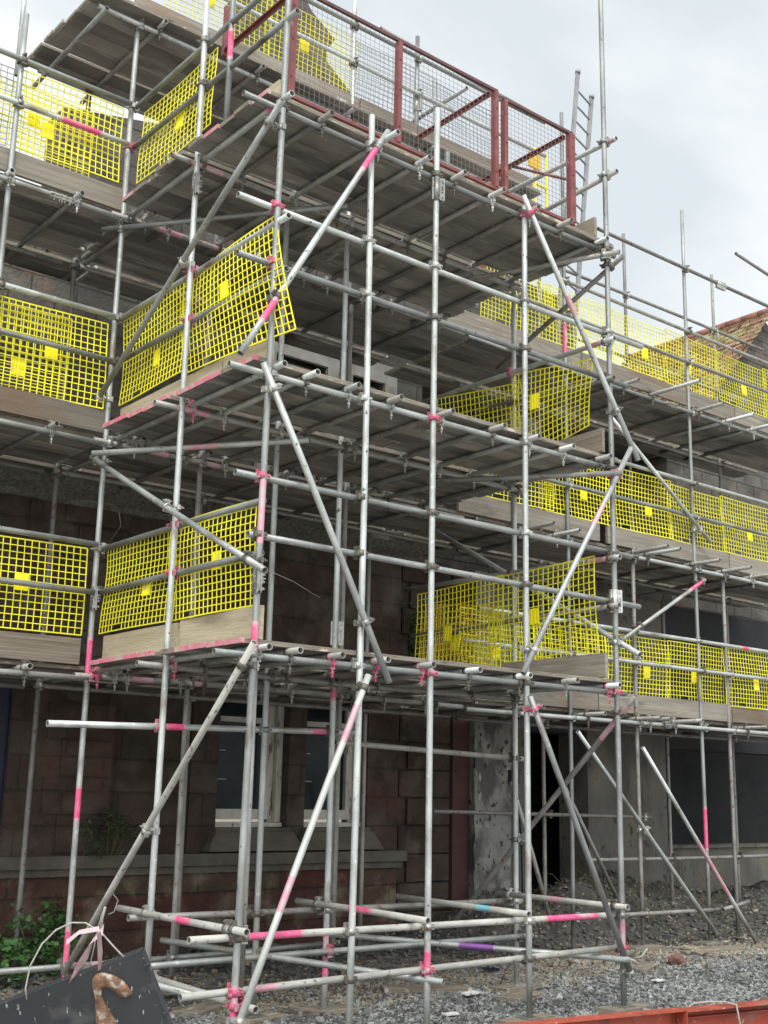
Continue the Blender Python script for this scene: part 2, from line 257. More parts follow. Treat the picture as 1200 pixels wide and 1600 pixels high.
# ------------------------------------------------------------------ scaffold tubes and fittings
R = .0252
TUBES = []          # (object, p0, p1, kind)
def tube(parent, name, p0, p1, bands=(), m='galv', bend=0., label=None, join=True):
    """hollow scaffold tube from p0 to p1; bands = [(t0, t1, material)] metres from p0"""
    p0, p1 = Vector(p0), Vector(p1); Lh = (p1-p0).length; d = (p1-p0)/Lh
    names = [m, 'inner'] ; cuts = {0., Lh}
    segs = []
    for (a, b, mm) in bands:
        a, b = max(a, 0), min(b, Lh)
        fade = .03 if mm == 'pink' else 0
        lst = [(a, b, mm)] + ([(a-fade, a, 'pinkfade'), (b, b+fade, 'pinkfade')] if fade else [])
        for (x, y, k) in lst:
            x, y = max(x, 0), min(y, Lh)
            if y-x > .001:
                cuts |= {x, y}; segs.append((x, y, k))
                if k not in names: names.append(k)
    nseg = max(2, int(Lh/.8))
    for i in range(1, nseg):
        t = Lh*i/nseg
        if min(abs(t-c) for c in cuts) > .02: cuts.add(t)
    cs = sorted(cuts); n = 16
    bx = bend or random.uniform(-.007, .007)*min(Lh, 5)/2; ph = random.random()*6.28
    bm = bmesh.new(); rings = []
    for t in cs:
        s = math.sin(math.pi*t/Lh)*bx; cx, cy = s*math.cos(ph), s*math.sin(ph)
        rings.append([bm.verts.new((cx+R*math.cos(2*math.pi*k/n), cy+R*math.sin(2*math.pi*k/n), t)) for k in range(n)])
    for (ta, A), (tb, B) in zip(zip(cs, rings), zip(cs[1:], rings[1:])):
        mid = (ta+tb)/2; mi = 0
        for (x, y, k) in segs:
            if x <= mid <= y: mi = names.index(k)
        for k in range(n):
            f = bm.faces.new((A[k], A[(k+1) % n], B[(k+1) % n], B[k])); f.smooth = True; f.material_index = mi
    ri = R-.0045
    for (ring, z0, z1, flip) in ((rings[0], 0, .12, 1), (rings[-1], Lh, Lh-.12, 0)):
        a = [bm.verts.new((ri*math.cos(2*math.pi*k/n), ri*math.sin(2*math.pi*k/n), z0)) for k in range(n)]
        b = [bm.verts.new((ri*math.cos(2*math.pi*k/n), ri*math.sin(2*math.pi*k/n), z1)) for k in range(n)]
        for k in range(n):
            j = (k+1) % n
            q = (ring[k], a[k], a[j], ring[j]); bm.faces.new(q if flip else q[::-1])
            q = (a[k], b[k], b[j], a[j]); f = bm.faces.new(q if flip else q[::-1]); f.material_index = 1; f.smooth = True
        f = bm.faces.new(b if not flip else b[::-1]); f.material_index = 1
    me = mesh(name, bm, names)
    mw = d.to_track_quat('Z', 'Y').to_matrix().to_4x4(); mw.translation = p0
    o = place(name, me, mw, parent)
    if label: o['label'] = label
    TUBES.append((o, p0, p1, name)); return o

CACHE = {}
def band_on(bm, c, ax, side, rad_=R, w=.046):
    "a clamp band round a tube at c with axis ax; side = direction where the bolt sits"
    ax = ax.normalized(); side = (side-ax*side.dot(ax)).normalized(); oth = ax.cross(side)
    n = 14
    for half in (0,):
        o1 = [c+(side*math.cos(2*math.pi*k/n)+oth*math.sin(2*math.pi*k/n))*(rad_+.0065) for k in range(n)]
        i1 = [c+(side*math.cos(2*math.pi*k/n)+oth*math.sin(2*math.pi*k/n))*(rad_-.001) for k in range(n)]
        a = [bm.verts.new(p-ax*w/2) for p in o1]; b = [bm.verts.new(p+ax*w/2) for p in o1]
        ia = [bm.verts.new(p-ax*w/2) for p in i1]; ib = [bm.verts.new(p+ax*w/2) for p in i1]
        for k in range(n):
            j = (k+1) % n
            f = bm.faces.new((a[k], a[j], b[j], b[k])); f.smooth = True
            bm.faces.new((b[k], b[j], ib[j], ib[k])); bm.faces.new((a[j], a[k], ia[k], ia[j]))
    # lugs, bolt and nut
    Mx = Matrix((oth, side, ax)).transposed().to_4x4(); Mx.translation = c+side*(rad_+.016)
    box(bm, -.013, .013, -.014, .018, -w*.42, w*.42, M=Mx)
    cyl(bm, c+side*(rad_+.022)-oth*.034, c+side*(rad_+.022)+oth*.05, .0062, 6)
    cyl(bm, c+side*(rad_+.022)+oth*.018, c+side*(rad_+.022)+oth*.034, .0125, 6)
    Mx2 = Mx.copy(); Mx2.translation = c-side*(rad_+.010)
    box(bm, -.016, .016, -.008, .006, -w*.5, w*.5, M=Mx2)
def coupler_mesh(a, b, off, mt):
    key = (tuple(round(x, 1) for x in a), tuple(round(x, 1) for x in b), tuple(round(x, 2) for x in off), mt)
    if key in CACHE: return CACHE[key]
    bm = bmesh.new(); a = a.normalized(); b = b.normalized()
    u = off.normalized()
    band_on(bm, Vector((0, 0, 0)), a, b if abs(a.dot(b)) < .9 else u.cross(a))
    band_on(bm, off, b, a if abs(a.dot(b)) < .9 else u.cross(b))
    c = off/2; x = u.cross(a).normalized(); y = u; z = x.cross(y)
    Mx = Matrix((x, y, z)).transposed().to_4x4(); Mx.translation = c
    box(bm, -.017, .017, -.010, .010, -.02, .02, M=Mx)
    me = mesh('coupler', bm, [mt]); CACHE[key] = me; return me
def closest(p0, p1, q0, q1):
    d1, d2, r = p1-p0, q1-q0, p0-q0
    a, e, f, c, b = d1.dot(d1), d2.dot(d2), d2.dot(r), d1.dot(r), d1.dot(d2)
    den = a*e-b*b
    if den < 1e-5: return None
    s = (b*f-c*e)/den; t = (a*f-b*c)/den
    return s, t
PINK_AT = []        # world points near which fittings are pink
def add_couplers(maxn=95):
    "a coupler wherever a horizontal tube or brace crosses an upright within reach; child of the crossing tube"
    cnt = {}
    ups = [t for t in TUBES if t[3] == 'standard']; leds = [t for t in TUBES if t[3] in ('ledger',)]
    oth = [t for t in TUBES if t[3] != 'standard']
    for (o, p0, p1, kind) in oth:
        cands = list(ups)
        if kind == 'transom': cands = leds
        for (o2, q0, q1, k2) in cands:
            if o2 is o: continue
            st = closest(p0, p1, q0, q1)
            if not st: continue
            s, t = st
            if not (-.001 <= s <= 1.001 and -.001 <= t <= 1.001): continue
            A = p0+(p1-p0)*s; B = q0+(q1-q0)*t; dd = (B-A).length
            if dd > .125 or dd < .02: continue
            if kind == 'transom':
                if A.y > 9.8 and k2 != 'standard' and A.y > 10: continue
            mt = random.choice(['fitting', 'fitting', 'fitting', 'fitting_old', 'fitting_old'])
            for P in PINK_AT:
                if (A-P).length < .12: mt = 'fitting_pink'
            da, db = (p1-p0).normalized(), (q1-q0).normalized()
            if kind == 'transom':
                me = clip_mesh(da, mt); mw = Matrix.Translation(A)
            else:
                me = coupler_mesh(da, db, B-A, mt); mw = Matrix.Translation(A)
            place('coupler', me, mw, o)
def clip_mesh(ax, mt):
    key = ('clip', round(ax.x, 1), mt)
    if key in CACHE: return CACHE[key]
    bm = bmesh.new(); ax = ax.normalized(); dn = Vector((0, 0, -1)); s = ax.cross(dn)
    band_on(bm, Vector((0, 0, 0)), ax, Vector((0, 0, 1)), w=.03)
    band_on(bm, Vector((0, 0, -.0535)), s, -ax, w=.03)
    # hanging swing bolt with nut
    c = Vector((0, 0, -.085))-ax*.03
    cyl(bm, c, c+dn*.075, .0065, 6); cyl(bm, c+dn*.03, c+dn*.046, .014, 6); cyl(bm, c+dn*.055, c+dn*.062, .011, 6)
    cyl(bm, c-s*.02+dn*.006, c+s*.02+dn*.006, .008, 6)
    me = mesh('coupler', bm, [mt]); CACHE[key] = me; return me
def sleeve(parent, c, ax, face):
    "sleeve coupler joining two tubes end to end: pressed half shells with lugs"
    bm = bmesh.new(); ax = Vector(ax).normalized(); face = Vector(face).normalized(); o = ax.cross(face)
    band_on(bm, Vector(c)*0, ax, face, rad_=R+.001, w=.21)
    for t in (-.075, -.025, .025, .075):
        cyl(bm, ax*t+face*.05-o*.03, ax*t+face*.05+o*.045, .007, 6); cyl(bm, ax*t+face*.05+o*.02, ax*t+face*.05+o*.035, .013, 6)
    for sgn in (-1, 1):
        Mx = Matrix((o, face, ax)).transposed().to_4x4(); Mx.translation = face*.045+o*sgn*.014
        box(bm, -.004, .004, -.02, .026, -.105, .105, M=Mx)
    place('sleeve_coupler', mesh('sleeve_coupler', bm, ['fitting']), Matrix.Translation(Vector(c)), parent)

# ------------------------------------------------------------------ boards, toe boards, mesh guards
def board_mesh(Lx, w=.222, th=.038, pinkend=False, under='wood_under', ragged=.0):
    bm = bmesh.new(); n = max(3, int(Lx/.5)); sag = random.uniform(-.004, .003); xs = [0, .035]+[Lx*i/n for i in range(1, n)]+[Lx-.03, Lx]
    xs = sorted(xs); rings = []; ch = .004
    prof = [(-w/2, -th/2+ch), (-w/2+ch, -th/2), (w/2-ch, -th/2), (w/2, -th/2+ch), (w/2, th/2-ch), (w/2-ch, th/2), (-w/2+ch, th/2), (-w/2, th/2-ch)]
    for x in xs:
        z = sag*math.sin(math.pi*x/Lx); jy = random.uniform(-.0015, .0015)
        rings.append([bm.verts.new((x, y+jy, zz+z+random.uniform(-.001, .001))) for (y, zz) in prof])
    for i, (A, B) in enumerate(zip(rings, rings[1:])):
        for k in range(8):
            j = (k+1) % 8
            f = bm.faces.new((A[k], A[j], B[j], B[k]))
            side = k in (3, 7)
            hoop = (i == 0 and not pinkend) or i == len(rings)-2
            f.material_index = 2 if (pinkend and i == 0 and k != 1) else (3 if hoop else (1 if side else 0))
    f = bm.faces.new(rings[0][::-1]); f.material_index = 2 if pinkend else 1
    f = bm.faces.new(rings[-1]); f.material_index = 1
    return mesh('scaffold_board', bm, [under, 'wood_edge', 'pinkend', 'fitting'])
MT['pinkend'] = mat('pink_sprayed_wood_end', (.62, .07, .18), (.45, .30, .27), rough=.8, scale=9, layers=[((.40, .35, .3), 12., .52, .66, (1, 1, 1))])
def board(x0, x1, y, z, label, group, pinkend=False, w=.222, under='wood_under', dz=0):
    "deck board; z is its underside"
    me = board_mesh(x1-x0, w, pinkend=pinkend, under=under)
    mw = Matrix.Translation((x0, y, z+.019+dz)) @ Matrix.Rotation(random.uniform(-.0015, .0015), 4, 'Z') @ Matrix.Rotation(random.uniform(-.0015, .0015), 4, 'Y')
    o = place('scaffold_board', me, mw); return tag(o, label, 'board', group)
def toe(p0, p1, label, m='wood_toe', h=.225, t=.038, group='toe boards'):
    p0, p1 = Vector(p0), Vector(p1); d = p1-p0; Lx = d.length
    bm = bmesh.new(); n = 5; rings = []
    ch = .004; prof = [(-t/2, ch), (-t/2+ch, 0), (t/2-ch, 0), (t/2, ch), (t/2, h-ch), (t/2-ch, h), (-t/2+ch, h), (-t/2, h-ch)]
    for i in range(n+1):
        rings.append([bm.verts.new((Lx*i/n, y+random.uniform(-.001, .001), z+random.uniform(-.0015, .0015))) for y, z in prof])
    for A, B in zip(rings, rings[1:]):
        for k in range(8): bm.faces.new((A[k], A[(k+1) % 8], B[(k+1) % 8], B[k]))
    bm.faces.new(rings[0][::-1]); bm.faces.new(rings[-1])
    x = d.normalized(); y = Vector((0, 0, 1)).cross(x).normalized(); z = x.cross(y)
    mw = Matrix((x, y, z)).transposed().to_4x4(); mw.translation = p0
    o = place('toe_board', mesh('toe_board', bm, [m]), mw); return tag(o, label, 'toe board', group)

def guard(bl, br, tr, tl, label, nu=19, nv=13, m='yellow', wire=.0079, tagpos=(.5, .5), bow=.035, edge=None, plate=True, notch=True):
    "brick guard: welded wire panel between four corner points, wires follow the (slightly bowed) sheet"
    P = [Vector(p) for p in (bl, br, tr, tl)]; c = sum(P, Vector())/4
    nrm = ((P[1]-P[0]).cross(P[3]-P[0])).normalized()
    ph1, ph2 = random.random()*6, random.random()*6
    def pt(u, v):
        p = P[0]*(1-u)*(1-v)+P[1]*u*(1-v)+P[2]*u*v+P[3]*(1-u)*v
        return p-c+nrm*bow*(math.sin(u*3.1+ph1)*.6+math.sin(v*4+ph2)*.5)
    bm = bmesh.new()
    def ribbon(pts, w, th, mi=0):
        prev = None
        for i, p in enumerate(pts):
            d = (pts[min(i+1, len(pts)-1)]-pts[max(0, i-1)]).normalized(); s = d.cross(nrm).normalized()*w/2; n2 = nrm*th/2
            r = [bm.verts.new(p+a) for a in (s+n2, s-n2, -s-n2, -s+n2)]
            if prev:
                for k in range(4): f = bm.faces.new((prev[k], prev[(k+1) % 4], r[(k+1) % 4], r[k])); f.material_index = mi
            else: bm.faces.new(r[::-1]).material_index = mi
            prev = r
        bm.faces.new(prev).material_index = mi
    for i in range(nu+1):
        u = i/nu; e = i in (0, nu)
        v0 = 1/nv if (notch and i in (int(nu*.25), int(nu*.25)+1) ) else 0
        ribbon([pt(u, v0+(1-v0)*j/4) for j in range(5)], wire*(1.35 if e else 1), .005)
    for j in range(nv+1):
        v = j/nv; e = j in (0, nv)
        ribbon([pt(i/6, v) for i in range(7)], wire*(1.35 if e else 1), .0062)
    me = mesh('mesh_guard_panel', bm, [m])
    o = place('mesh_guard', me, Matrix.Translation(c)); tag(o, label, 'mesh guard', 'mesh brick guards')
    if plate:
        bm = bmesh.new(); u0, v0 = tagpos; du, dv = 1.9/nu, 2.5/nv
        q = [pt(u0-du/2, v0-dv/2), pt(u0+du/2, v0-dv/2), pt(u0+du/2, v0+dv/2), pt(u0-du/2, v0+dv/2)]
        for s in (1,):
            a = [bm.verts.new(p+nrm*.006) for p in q]; b = [bm.verts.new(p-nrm*.006) for p in q]
            bm.faces.new(a); bm.faces.new(b[::-1])
            for k in range(4): bm.faces.new((a[k], b[k], b[(k+1) % 4], a[(k+1) % 4]))
        x = q[1]-q[0]; y = q[3]-q[0]
        for kx in (.33, .66):    # pressed ribs
            cyl(bm, q[0]+x*kx+y*.05-nrm*.007, q[0]+x*kx+y*.95-nrm*.007, .004, 5); cyl(bm, q[0]+x*kx+y*.05+nrm*.007, q[0]+x*kx+y*.95+nrm*.007, .004, 5)
        place('name_plate', mesh('name_plate', bm, ['yellow_tag']), Matrix.Translation(c), o)
    return o

# ================================================================== SETTING
# ground sheet with a gentle unevenness near the scaffold
def ground():
    bm = bmesh.new()
    xs = [-600, -200, -60, -20, -8]+[-4+.25*i for i in range(97)]+[24, 30, 60, 200, 600]
    ys = [-600, -200, -60, -20, -5, 0]+[2+.25*i for i in range(49)]+[18, 30, 60, 200, 600]
    V = [[bm.verts.new((x, y, (noise.noise((x*.5, y*.5, 0))*.035+noise.noise((x*2, y*2, 3))*.012) if -4 < x < 20 and 2 < y < 14 else 0)) for y in ys] for x in xs]
    for i in range(len(xs)-1):
        for j in range(len(ys)-1): bm.faces.new((V[i][j], V[i+1][j], V[i+1][j+1], V[i][j+1])).smooth = True
    o = place('ground', mesh('ground', bm, ['ground']), Matrix.Identity(4)); tag(o, kind='structure')
ground()
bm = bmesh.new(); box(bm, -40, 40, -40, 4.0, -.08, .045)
MT['bounce_surface'] = mat('pale_bounce_surface', (.42, .41, .38), (.52, .51, .48), rough=.9, scale=.8, rand=False)
tag(place('bounce_slab', mesh('bounce_slab', bm, ['bounce_surface']), Matrix.Identity(4)), kind='structure')  # unseen pale slab added behind the viewer to bounce light upward
def gz(x, y): return (noise.noise((x*.5, y*.5, 0))*.035+noise.noise((x*2, y*2, 3))*.012) if -4 < x < 20 and 2 < y < 14 else 0
def mound_h(x, y):
    h = .31*math.exp(-((y-11.5)/1.0)**2)*min(1, max(0, (x-9.6)/1.2))
    h += .25*math.exp(-((y-11.5)/.7)**2)*max(0, 1-abs(x-13)/2.5)
    h += .10*math.exp(-((y-11.4)/.5)**2)
    return h*(1+.5*noise.noise((x*1.3, y*1.3, 5)))+abs(noise.noise((x*4, y*4, 1)))*.12*min(1, h*4)
def mound():
    bm = bmesh.new(); nx, ny = 260, 42
    V = [[bm.verts.new((x, y, (-.05 if y < 9.35 else mound_h(x, y))-.012+noise.noise((x*11, y*11, 2))*.03*min(1, mound_h(x, y)*6))) for y in [9.3+2.7*j/ny for j in range(ny+1)]] for x in [3+15*i/nx for i in range(nx+1)]]
    for i in range(nx):
        for j in range(ny): bm.faces.new((V[i][j], V[i+1][j], V[i+1][j+1], V[i][j+1])).smooth = False
    tag(place('rubble_bank', mesh('rubble_bank', bm, ['soil']), Matrix.Identity(4)), kind='structure')
mound()
def chips(name, label, n, fn, mat_, smin, smax, seed):
    rnd = random.Random(seed); bm = bmesh.new()
    for i in range(n):
        x, y, z = fn(rnd); s = rnd.uniform(smin, smax)*(2.0 if rnd.random() < .06 else 1)
        ex = Vector((rnd.gauss(0, 1), rnd.gauss(0, 1), rnd.gauss(0, .35))).normalized(); ey = ex.orthogonal().normalized()
        if ey.z < 0: ey = -ey
        ez = ex.cross(ey); ang = rnd.random()*6.28; ey, ez = ey*math.cos(ang)+ez*math.sin(ang), ez*math.cos(ang)-ey*math.sin(ang)
        a, b, c = s, s*rnd.uniform(.5, .9), s*rnd.uniform(.15, .5)
        P = [Vector((x, y, z))+ex*a*px+ey*b*py+ez*c*pz for px, py, pz in
             ((-1, -.6, -1), (.7, -1, -1), (1, .5, -1), (-.4, 1, -1), (-.8, -.4, 1), (.5, -.8, 1), (.8, .6, 1), (-.5, .7, 1))]
        v = [bm.verts.new(p) for p in P]
        for f in ((3, 2, 1, 0), (4, 5, 6, 7), (0, 1, 5, 4), (1, 2, 6, 5), (2, 3, 7, 6), (3, 0, 4, 7)): bm.faces.new([v[k] for k in f])
    return tag(place(name, mesh(name, bm, [mat_]), Matrix.Identity(4)), label, 'gravel', kind='stuff')
def f_front(r): x = r.uniform(3.5, 13.5); y = r.triangular(5.6, 9.8, 7.2); return x, y, gz(x, y)+.004
def f_back(r): x = r.uniform(5.5, 15); y = r.triangular(8.2, 10.3, 8.8); return x, y, gz(x, y)+max(0, mound_h(x, y)-.01)+.004
def f_mound(r): x = r.uniform(4, 17); y = r.uniform(9.8, 11.5); return x, y, max(gz(x, y), mound_h(x, y))+.005
chips('slate_gravel', 'loose grey slate chippings spread under the scaffold', 17000, f_front, 'stone_chip', .008, .021, 1)
chips('slate_gravel', 'dark slate chippings mixed through the grey ones', 11000, f_front, 'stone_chip_dark', .008, .026, 2)
chips('tan_gravel', 'tan stone chippings towards the building', 7000, f_back, 'stone_chip_tan', .007, .02, 3)
chips('rubble_stones', 'dark broken stones over the rubble bank by the wall', 2600, f_mound, 'stone_chip_dark', .010, .038, 4)
chips('rubble_stones', 'pale broken stones over the rubble bank by the wall', 260, f_mound, 'stone_chip_tan', .008, .028, 5)

# ------------------------------------------------------------------ the old building
WY = 11.6
B = empty('stone_building', (9, WY, 0), 'old brown sandstone building with peeling windows standing in shade behind all the scaffolding', 'building')
def bpart(name, mats, fn, parent=None, label=None, smooth=False):
    bm = bmesh.new(); fn(bm); o = place(name, mesh(name, bm, mats, smooth), Matrix.Identity(4), parent or B)
    if label: o['label'] = label
    return o
def W_lower(bm):
    # sandstone wall with window openings, pieces butted
    y0, y1 = WY, WY+.5
    box(bm, 4.66, 5.78, y0-.04, y1, 1.08, 4.7); box(bm, 2.0, 4.66, y0, y1, 2.76, 4.7)
    box(bm, 5.78, 6.72, y0+.10, y1, 1.08, 2.75)      # blocked opening
    box(bm, 6.72, 7.06, y0, y1, 1.08, 2.75)
    box(bm, 7.06, 8.0, y0, y1, 1.08, 1.30); box(bm, 8.0, 8.24, y0, y1, 1.08, 2.75)
    box(bm, 8.24, 9.16, y0, y1, 1.08, 1.30); box(bm, 9.16, 9.64, y0, y1, 1.08, 2.75)
    box(bm, 5.78, 9.64, y0+.003, y1, 2.75, 4.7)
    box(bm, 9.64, 10.62, y0+.16, y1, 0, 4.7)
bpart('wall', ['sandstone'], W_lower)
bpart('plinth', ['redstone'], lambda bm: (box(bm, 3.0, 9.58, WY-.07, WY+.5, -.05, .88)), label='red stone base course below the window sills')
def sillcourse(bm):
    box(bm, 3.0, 9.66, WY-.17, WY+.45, .96, 1.08); box(bm, 3.0, 9.62, WY-.12, WY+.45, .882, .958)
bpart('string_course', ['stone_trim'], sillcourse)
bpart('corner_strip', ['stone_red'], lambda bm: (box(bm, 10.62, 10.9, WY+.08, WY+.5, 0, 4.7)), label='smooth red stone strip beside the grey render')
def quoins(bm):
    z = .0; k = 0
    while z < 4.6:
        h = .34; w = .84 if k % 2 else .70
        box(bm, 10.6-w, 10.6, WY+.12, WY+.157, z+.012, z+h-.012); z += h; k += 1
bpart('quoins', ['sandstone'], quoins)
def piers(bm):
    z = 1.1; k = 0
    while z < 4.5:
        w = .72 if k % 2 else .55
        box(bm, 5.75-w, 5.75, WY-.065, WY-.043, z+.01, z+.36); z += .37; k += 1
bpart('quoins', ['sandstone'], piers)
bpart('door_sheet', ['blue'], lambda bm: box(bm, 3.0, 4.66, WY+.02, WY+.1, 1.09, 2.75), label='navy sheet covering the opening at far left')
def render_panel(bm):
    box(bm, 11.56, 12.0, WY+.03, WY+.5, 0, 4.7); box(bm, 13.06, 14.8, WY-.05, WY+.5, 0, 4.7)
bpart('rendered_wall', ['render'], render_panel)
def roughpanel(bm):
    n, m_ = 12, 70
    V = [[bm.verts.new((10.9+.66*i/n+(noise.noise((0, 9, j*.23))*.03 if i in (0, n) else 0), WY-.03+(noise.noise((i*.5, j*.35, 0))*.03 if 0 < j < m_ else 0), 4.69*j/m_)) for j in range(m_+1)] for i in range(n+1)]
    for i in range(n):
        for j in range(m_): bm.faces.new((V[i][j], V[i+1][j], V[i+1][j+1], V[i][j+1]))
    box(bm, 10.93, 11.54, WY+.01, WY+.5, 0, 4.7)
bpart('rendered_wall', ['render_rough'], roughpanel, label='pale pitted strip of render beside the red stone strip')
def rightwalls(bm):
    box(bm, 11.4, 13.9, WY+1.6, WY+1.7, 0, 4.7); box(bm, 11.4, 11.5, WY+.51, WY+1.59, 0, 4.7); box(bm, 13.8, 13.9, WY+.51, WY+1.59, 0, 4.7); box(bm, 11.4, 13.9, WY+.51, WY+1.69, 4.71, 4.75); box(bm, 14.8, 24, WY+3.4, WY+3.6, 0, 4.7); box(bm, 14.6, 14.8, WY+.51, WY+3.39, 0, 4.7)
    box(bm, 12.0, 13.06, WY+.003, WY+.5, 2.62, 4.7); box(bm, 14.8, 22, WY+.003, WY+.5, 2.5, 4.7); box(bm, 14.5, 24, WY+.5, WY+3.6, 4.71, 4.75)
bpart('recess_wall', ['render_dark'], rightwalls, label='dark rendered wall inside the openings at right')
bpart('low_wall', ['render'], lambda bm: (box(bm, 15.9, 22, WY+.9, WY+1.2, 0, .98), box(bm, 15.85, 22, WY+.85, WY+1.22, .983, 1.03)))
def pipe(bm):
    sweep(bm, [(11.62, WY-.06, 2.55), (11.62, WY-.06, 1.95), (11.66, WY-.06, 1.7), (11.72, WY-.06, 1.2), (11.74, WY-.06, .4)], .012, 6)
    box(bm, 11.5, 11.66, WY-.09, WY-.025, 1.9, 2.08)
bpart('conduit', ['dark'], pipe)
# windows
for (x0, x1) in ((7.06, 8.0), (8.24, 9.16)):
    def fr(bm):
        y0, y1 = WY+.17, WY+.27
        box(bm, x1-.20, x1-.1, y0, y1, 1.43, 2.74); box(bm, x1-.09, x1-.015, y0-.06, y1, 1.40, 2.74); box(bm, x0+.005, x0+.10, y0, y1, 1.43, 2.74)
        box(bm, x0+.10, x1-.20, y0-.005, y1, 1.43, 1.54); box(bm, x0+.10, x1-.20, y0-.01, y1, 2.50, 2.56)
        box(bm, x0+.005, x1-.015, y0-.10, y1+.01, 1.35, 1.395)
        box(bm, x0+.12, x0+.25, y0+.05, y0+.06, 1.86, 1.868); box(bm, x0+.12, x0+.22, y0+.05, y0+.058, 2.18, 2.186)
    w = bpart('window', ['white_paint'], fr)
    bpart('pane', ['glass'], lambda bm: box(bm, x0+.08, x1-.12, WY+.225, WY+.235, 1.45, 2.74), w)
    def sl(bm):
        vs = [(x0-.04, 1.30), (x1+.04, 1.30), (x1+.16, 1.10), (x0-.16, 1.10)]
        f = [bm.verts.new((x, WY-.09 if z > 1.2 else WY-.15, z)) for x, z in vs]; g = [bm.verts.new((x, WY+.1, z)) for x, z in vs]
        bm.faces.new(f[::-1]); bm.faces.new(g)
        for k in range(4): bm.faces.new((f[k], f[(k+1) % 4], g[(k+1) % 4], g[k]))
        box(bm, x0-.02, x1+.02, WY-.06, WY+.16, 1.302, 1.345)
    bpart('sill', ['stone_trim'], sl, w)
# cornice and rough parapet
def cornice(bm):
    prof = [(WY+.3, 4.62), (WY-.06, 4.62), (WY-.10, 4.68), (WY-.24, 4.74), (WY-.33, 4.80), (WY-.36, 4.90), (WY-.30, 4.94), (WY+.3, 5.0)]
    n = 60; rows = []
    for i in range(n+1):
        x = 3.0+6.8*i/n
        rows.append([bm.verts.new((x, y+noise.noise((x*3, y*9, z*7))*.03, z+noise.noise((x*4, y*3, z*9))*.02)) for y, z in prof])
    for A, C_ in zip(rows, rows[1:]):
        for k in range(len(prof)): bm.faces.new((A[k], A[(k+1) % len(prof)], C_[(k+1) % len(prof)], C_[k]))
    bm.faces.new(rows[0]); bm.faces.new(rows[-1][::-1])
bpart('cornice', ['roughcast'], cornice)
def ledge_blocks(bm):
    r = random.Random(3); x = 3.0
    while x < 6.4:
        w = r.uniform(.16, .3); h = r.uniform(.08, .2); yy = r.uniform(-.26, -.16)
        M_ = Matrix.Translation((x+w/2, WY+yy, 4.95)) @ Matrix.Rotation(r.uniform(-.1, .1), 4, 'Z') @ Matrix.Rotation(r.uniform(-.06, .06), 4, 'Y')
        box(bm, -w/2, w/2, -.08, .3, 0, h, M=M_); x += w+r.uniform(.01, .08)
bpart('parapet_stones', ['stone_light'], ledge_blocks)
# upper storey with gable
def upper(bm):
    y0, y1 = WY+.3, WY+.75
    # polygon outline pieces around two window openings
    def prism(pts, ya, yb):
        a = [bm.verts.new((x, ya, z)) for x, z in pts]; b = [bm.verts.new((x, yb, z)) for x, z in pts]
        bm.faces.new(a); bm.faces.new(b[::-1])
        for k in range(len(pts)): bm.faces.new((a[k], b[k], b[(k+1) % len(pts)], a[(k+1) % len(pts)]))
    box(bm, 4.7, 7.75, y0, y1, 5.0, 7.3); box(bm, 8.55, 8.95, y0, y1, 5.0, 7.3); box(bm, 9.5, 10.2, y0, y1, 4.7, 7.3); box(bm, 10.2, 15.6, y0+1.6, y1+1.6, 4.76, 7.29); box(bm, 10.2, 15.6, y0+.02, y1+1.6, 7.3, 7.36); box(bm, 11.9, 12.5, y0, y1, 4.76, 7.29)
    box(bm, 7.75, 8.55, y0+.3, y1, 5.0, 7.3); box(bm, 8.95, 9.5, y0+.3, y1, 5.0, 7.3)
    prism([(4.75, 7.37), (13.3, 7.37), (13.3, 9.35), (10.6, 9.42), (10.0, 10.0), (9.2, 10.7), (8.8, 11.2), (8.4, 11.48), (8.4, 11.68), (8.52, 11.88), (8.1, 12.15), (7.6, 12.9), (7.1, 12.6), (6.98, 11.0), (6.6, 9.7), (4.75, 9.3)], y0, y1)
    box(bm, 13.3, 15.6, y0+.05, y1, 7.37, 8.05); box(bm, 4.7, 10.2, y0+.001, y1, 7.301, 7.369); box(bm, 1.0, 4.7, y0+.02, y1, 5.0, 7.75)
bpart('upper_wall', ['upperstone'], upper, label='pale weathered upper storey rising to a broken gable')
for (x0, x1) in ((7.75, 8.55), (8.95, 9.5)):
    def fr(bm):
        y0 = WY+.24
        box(bm, x0-.22, x0, y0, WY+.298, 5.0, 7.34); box(bm, x1, x1+.2, y0, WY+.298, 5.0, 7.34); box(bm, x0+.002, x1-.002, y0, WY+.298, 7.08, 7.34)
        box(bm, x0, x0+.07, y0+.2, y0+.3, 5.0, 7.07); box(bm, x1-.07, x1, y0+.2, y0+.3, 5.0, 7.07); box(bm, x0+.07, x1-.07, y0+.2, y0+.3, 6.98, 7.07)
    w = bpart('window_surround', ['stone_light'], fr)
    bpart('pane', ['glass'], lambda bm: box(bm, x0+.05, x1-.05, WY+.5, WY+.52, 5.0, 7.05), w)
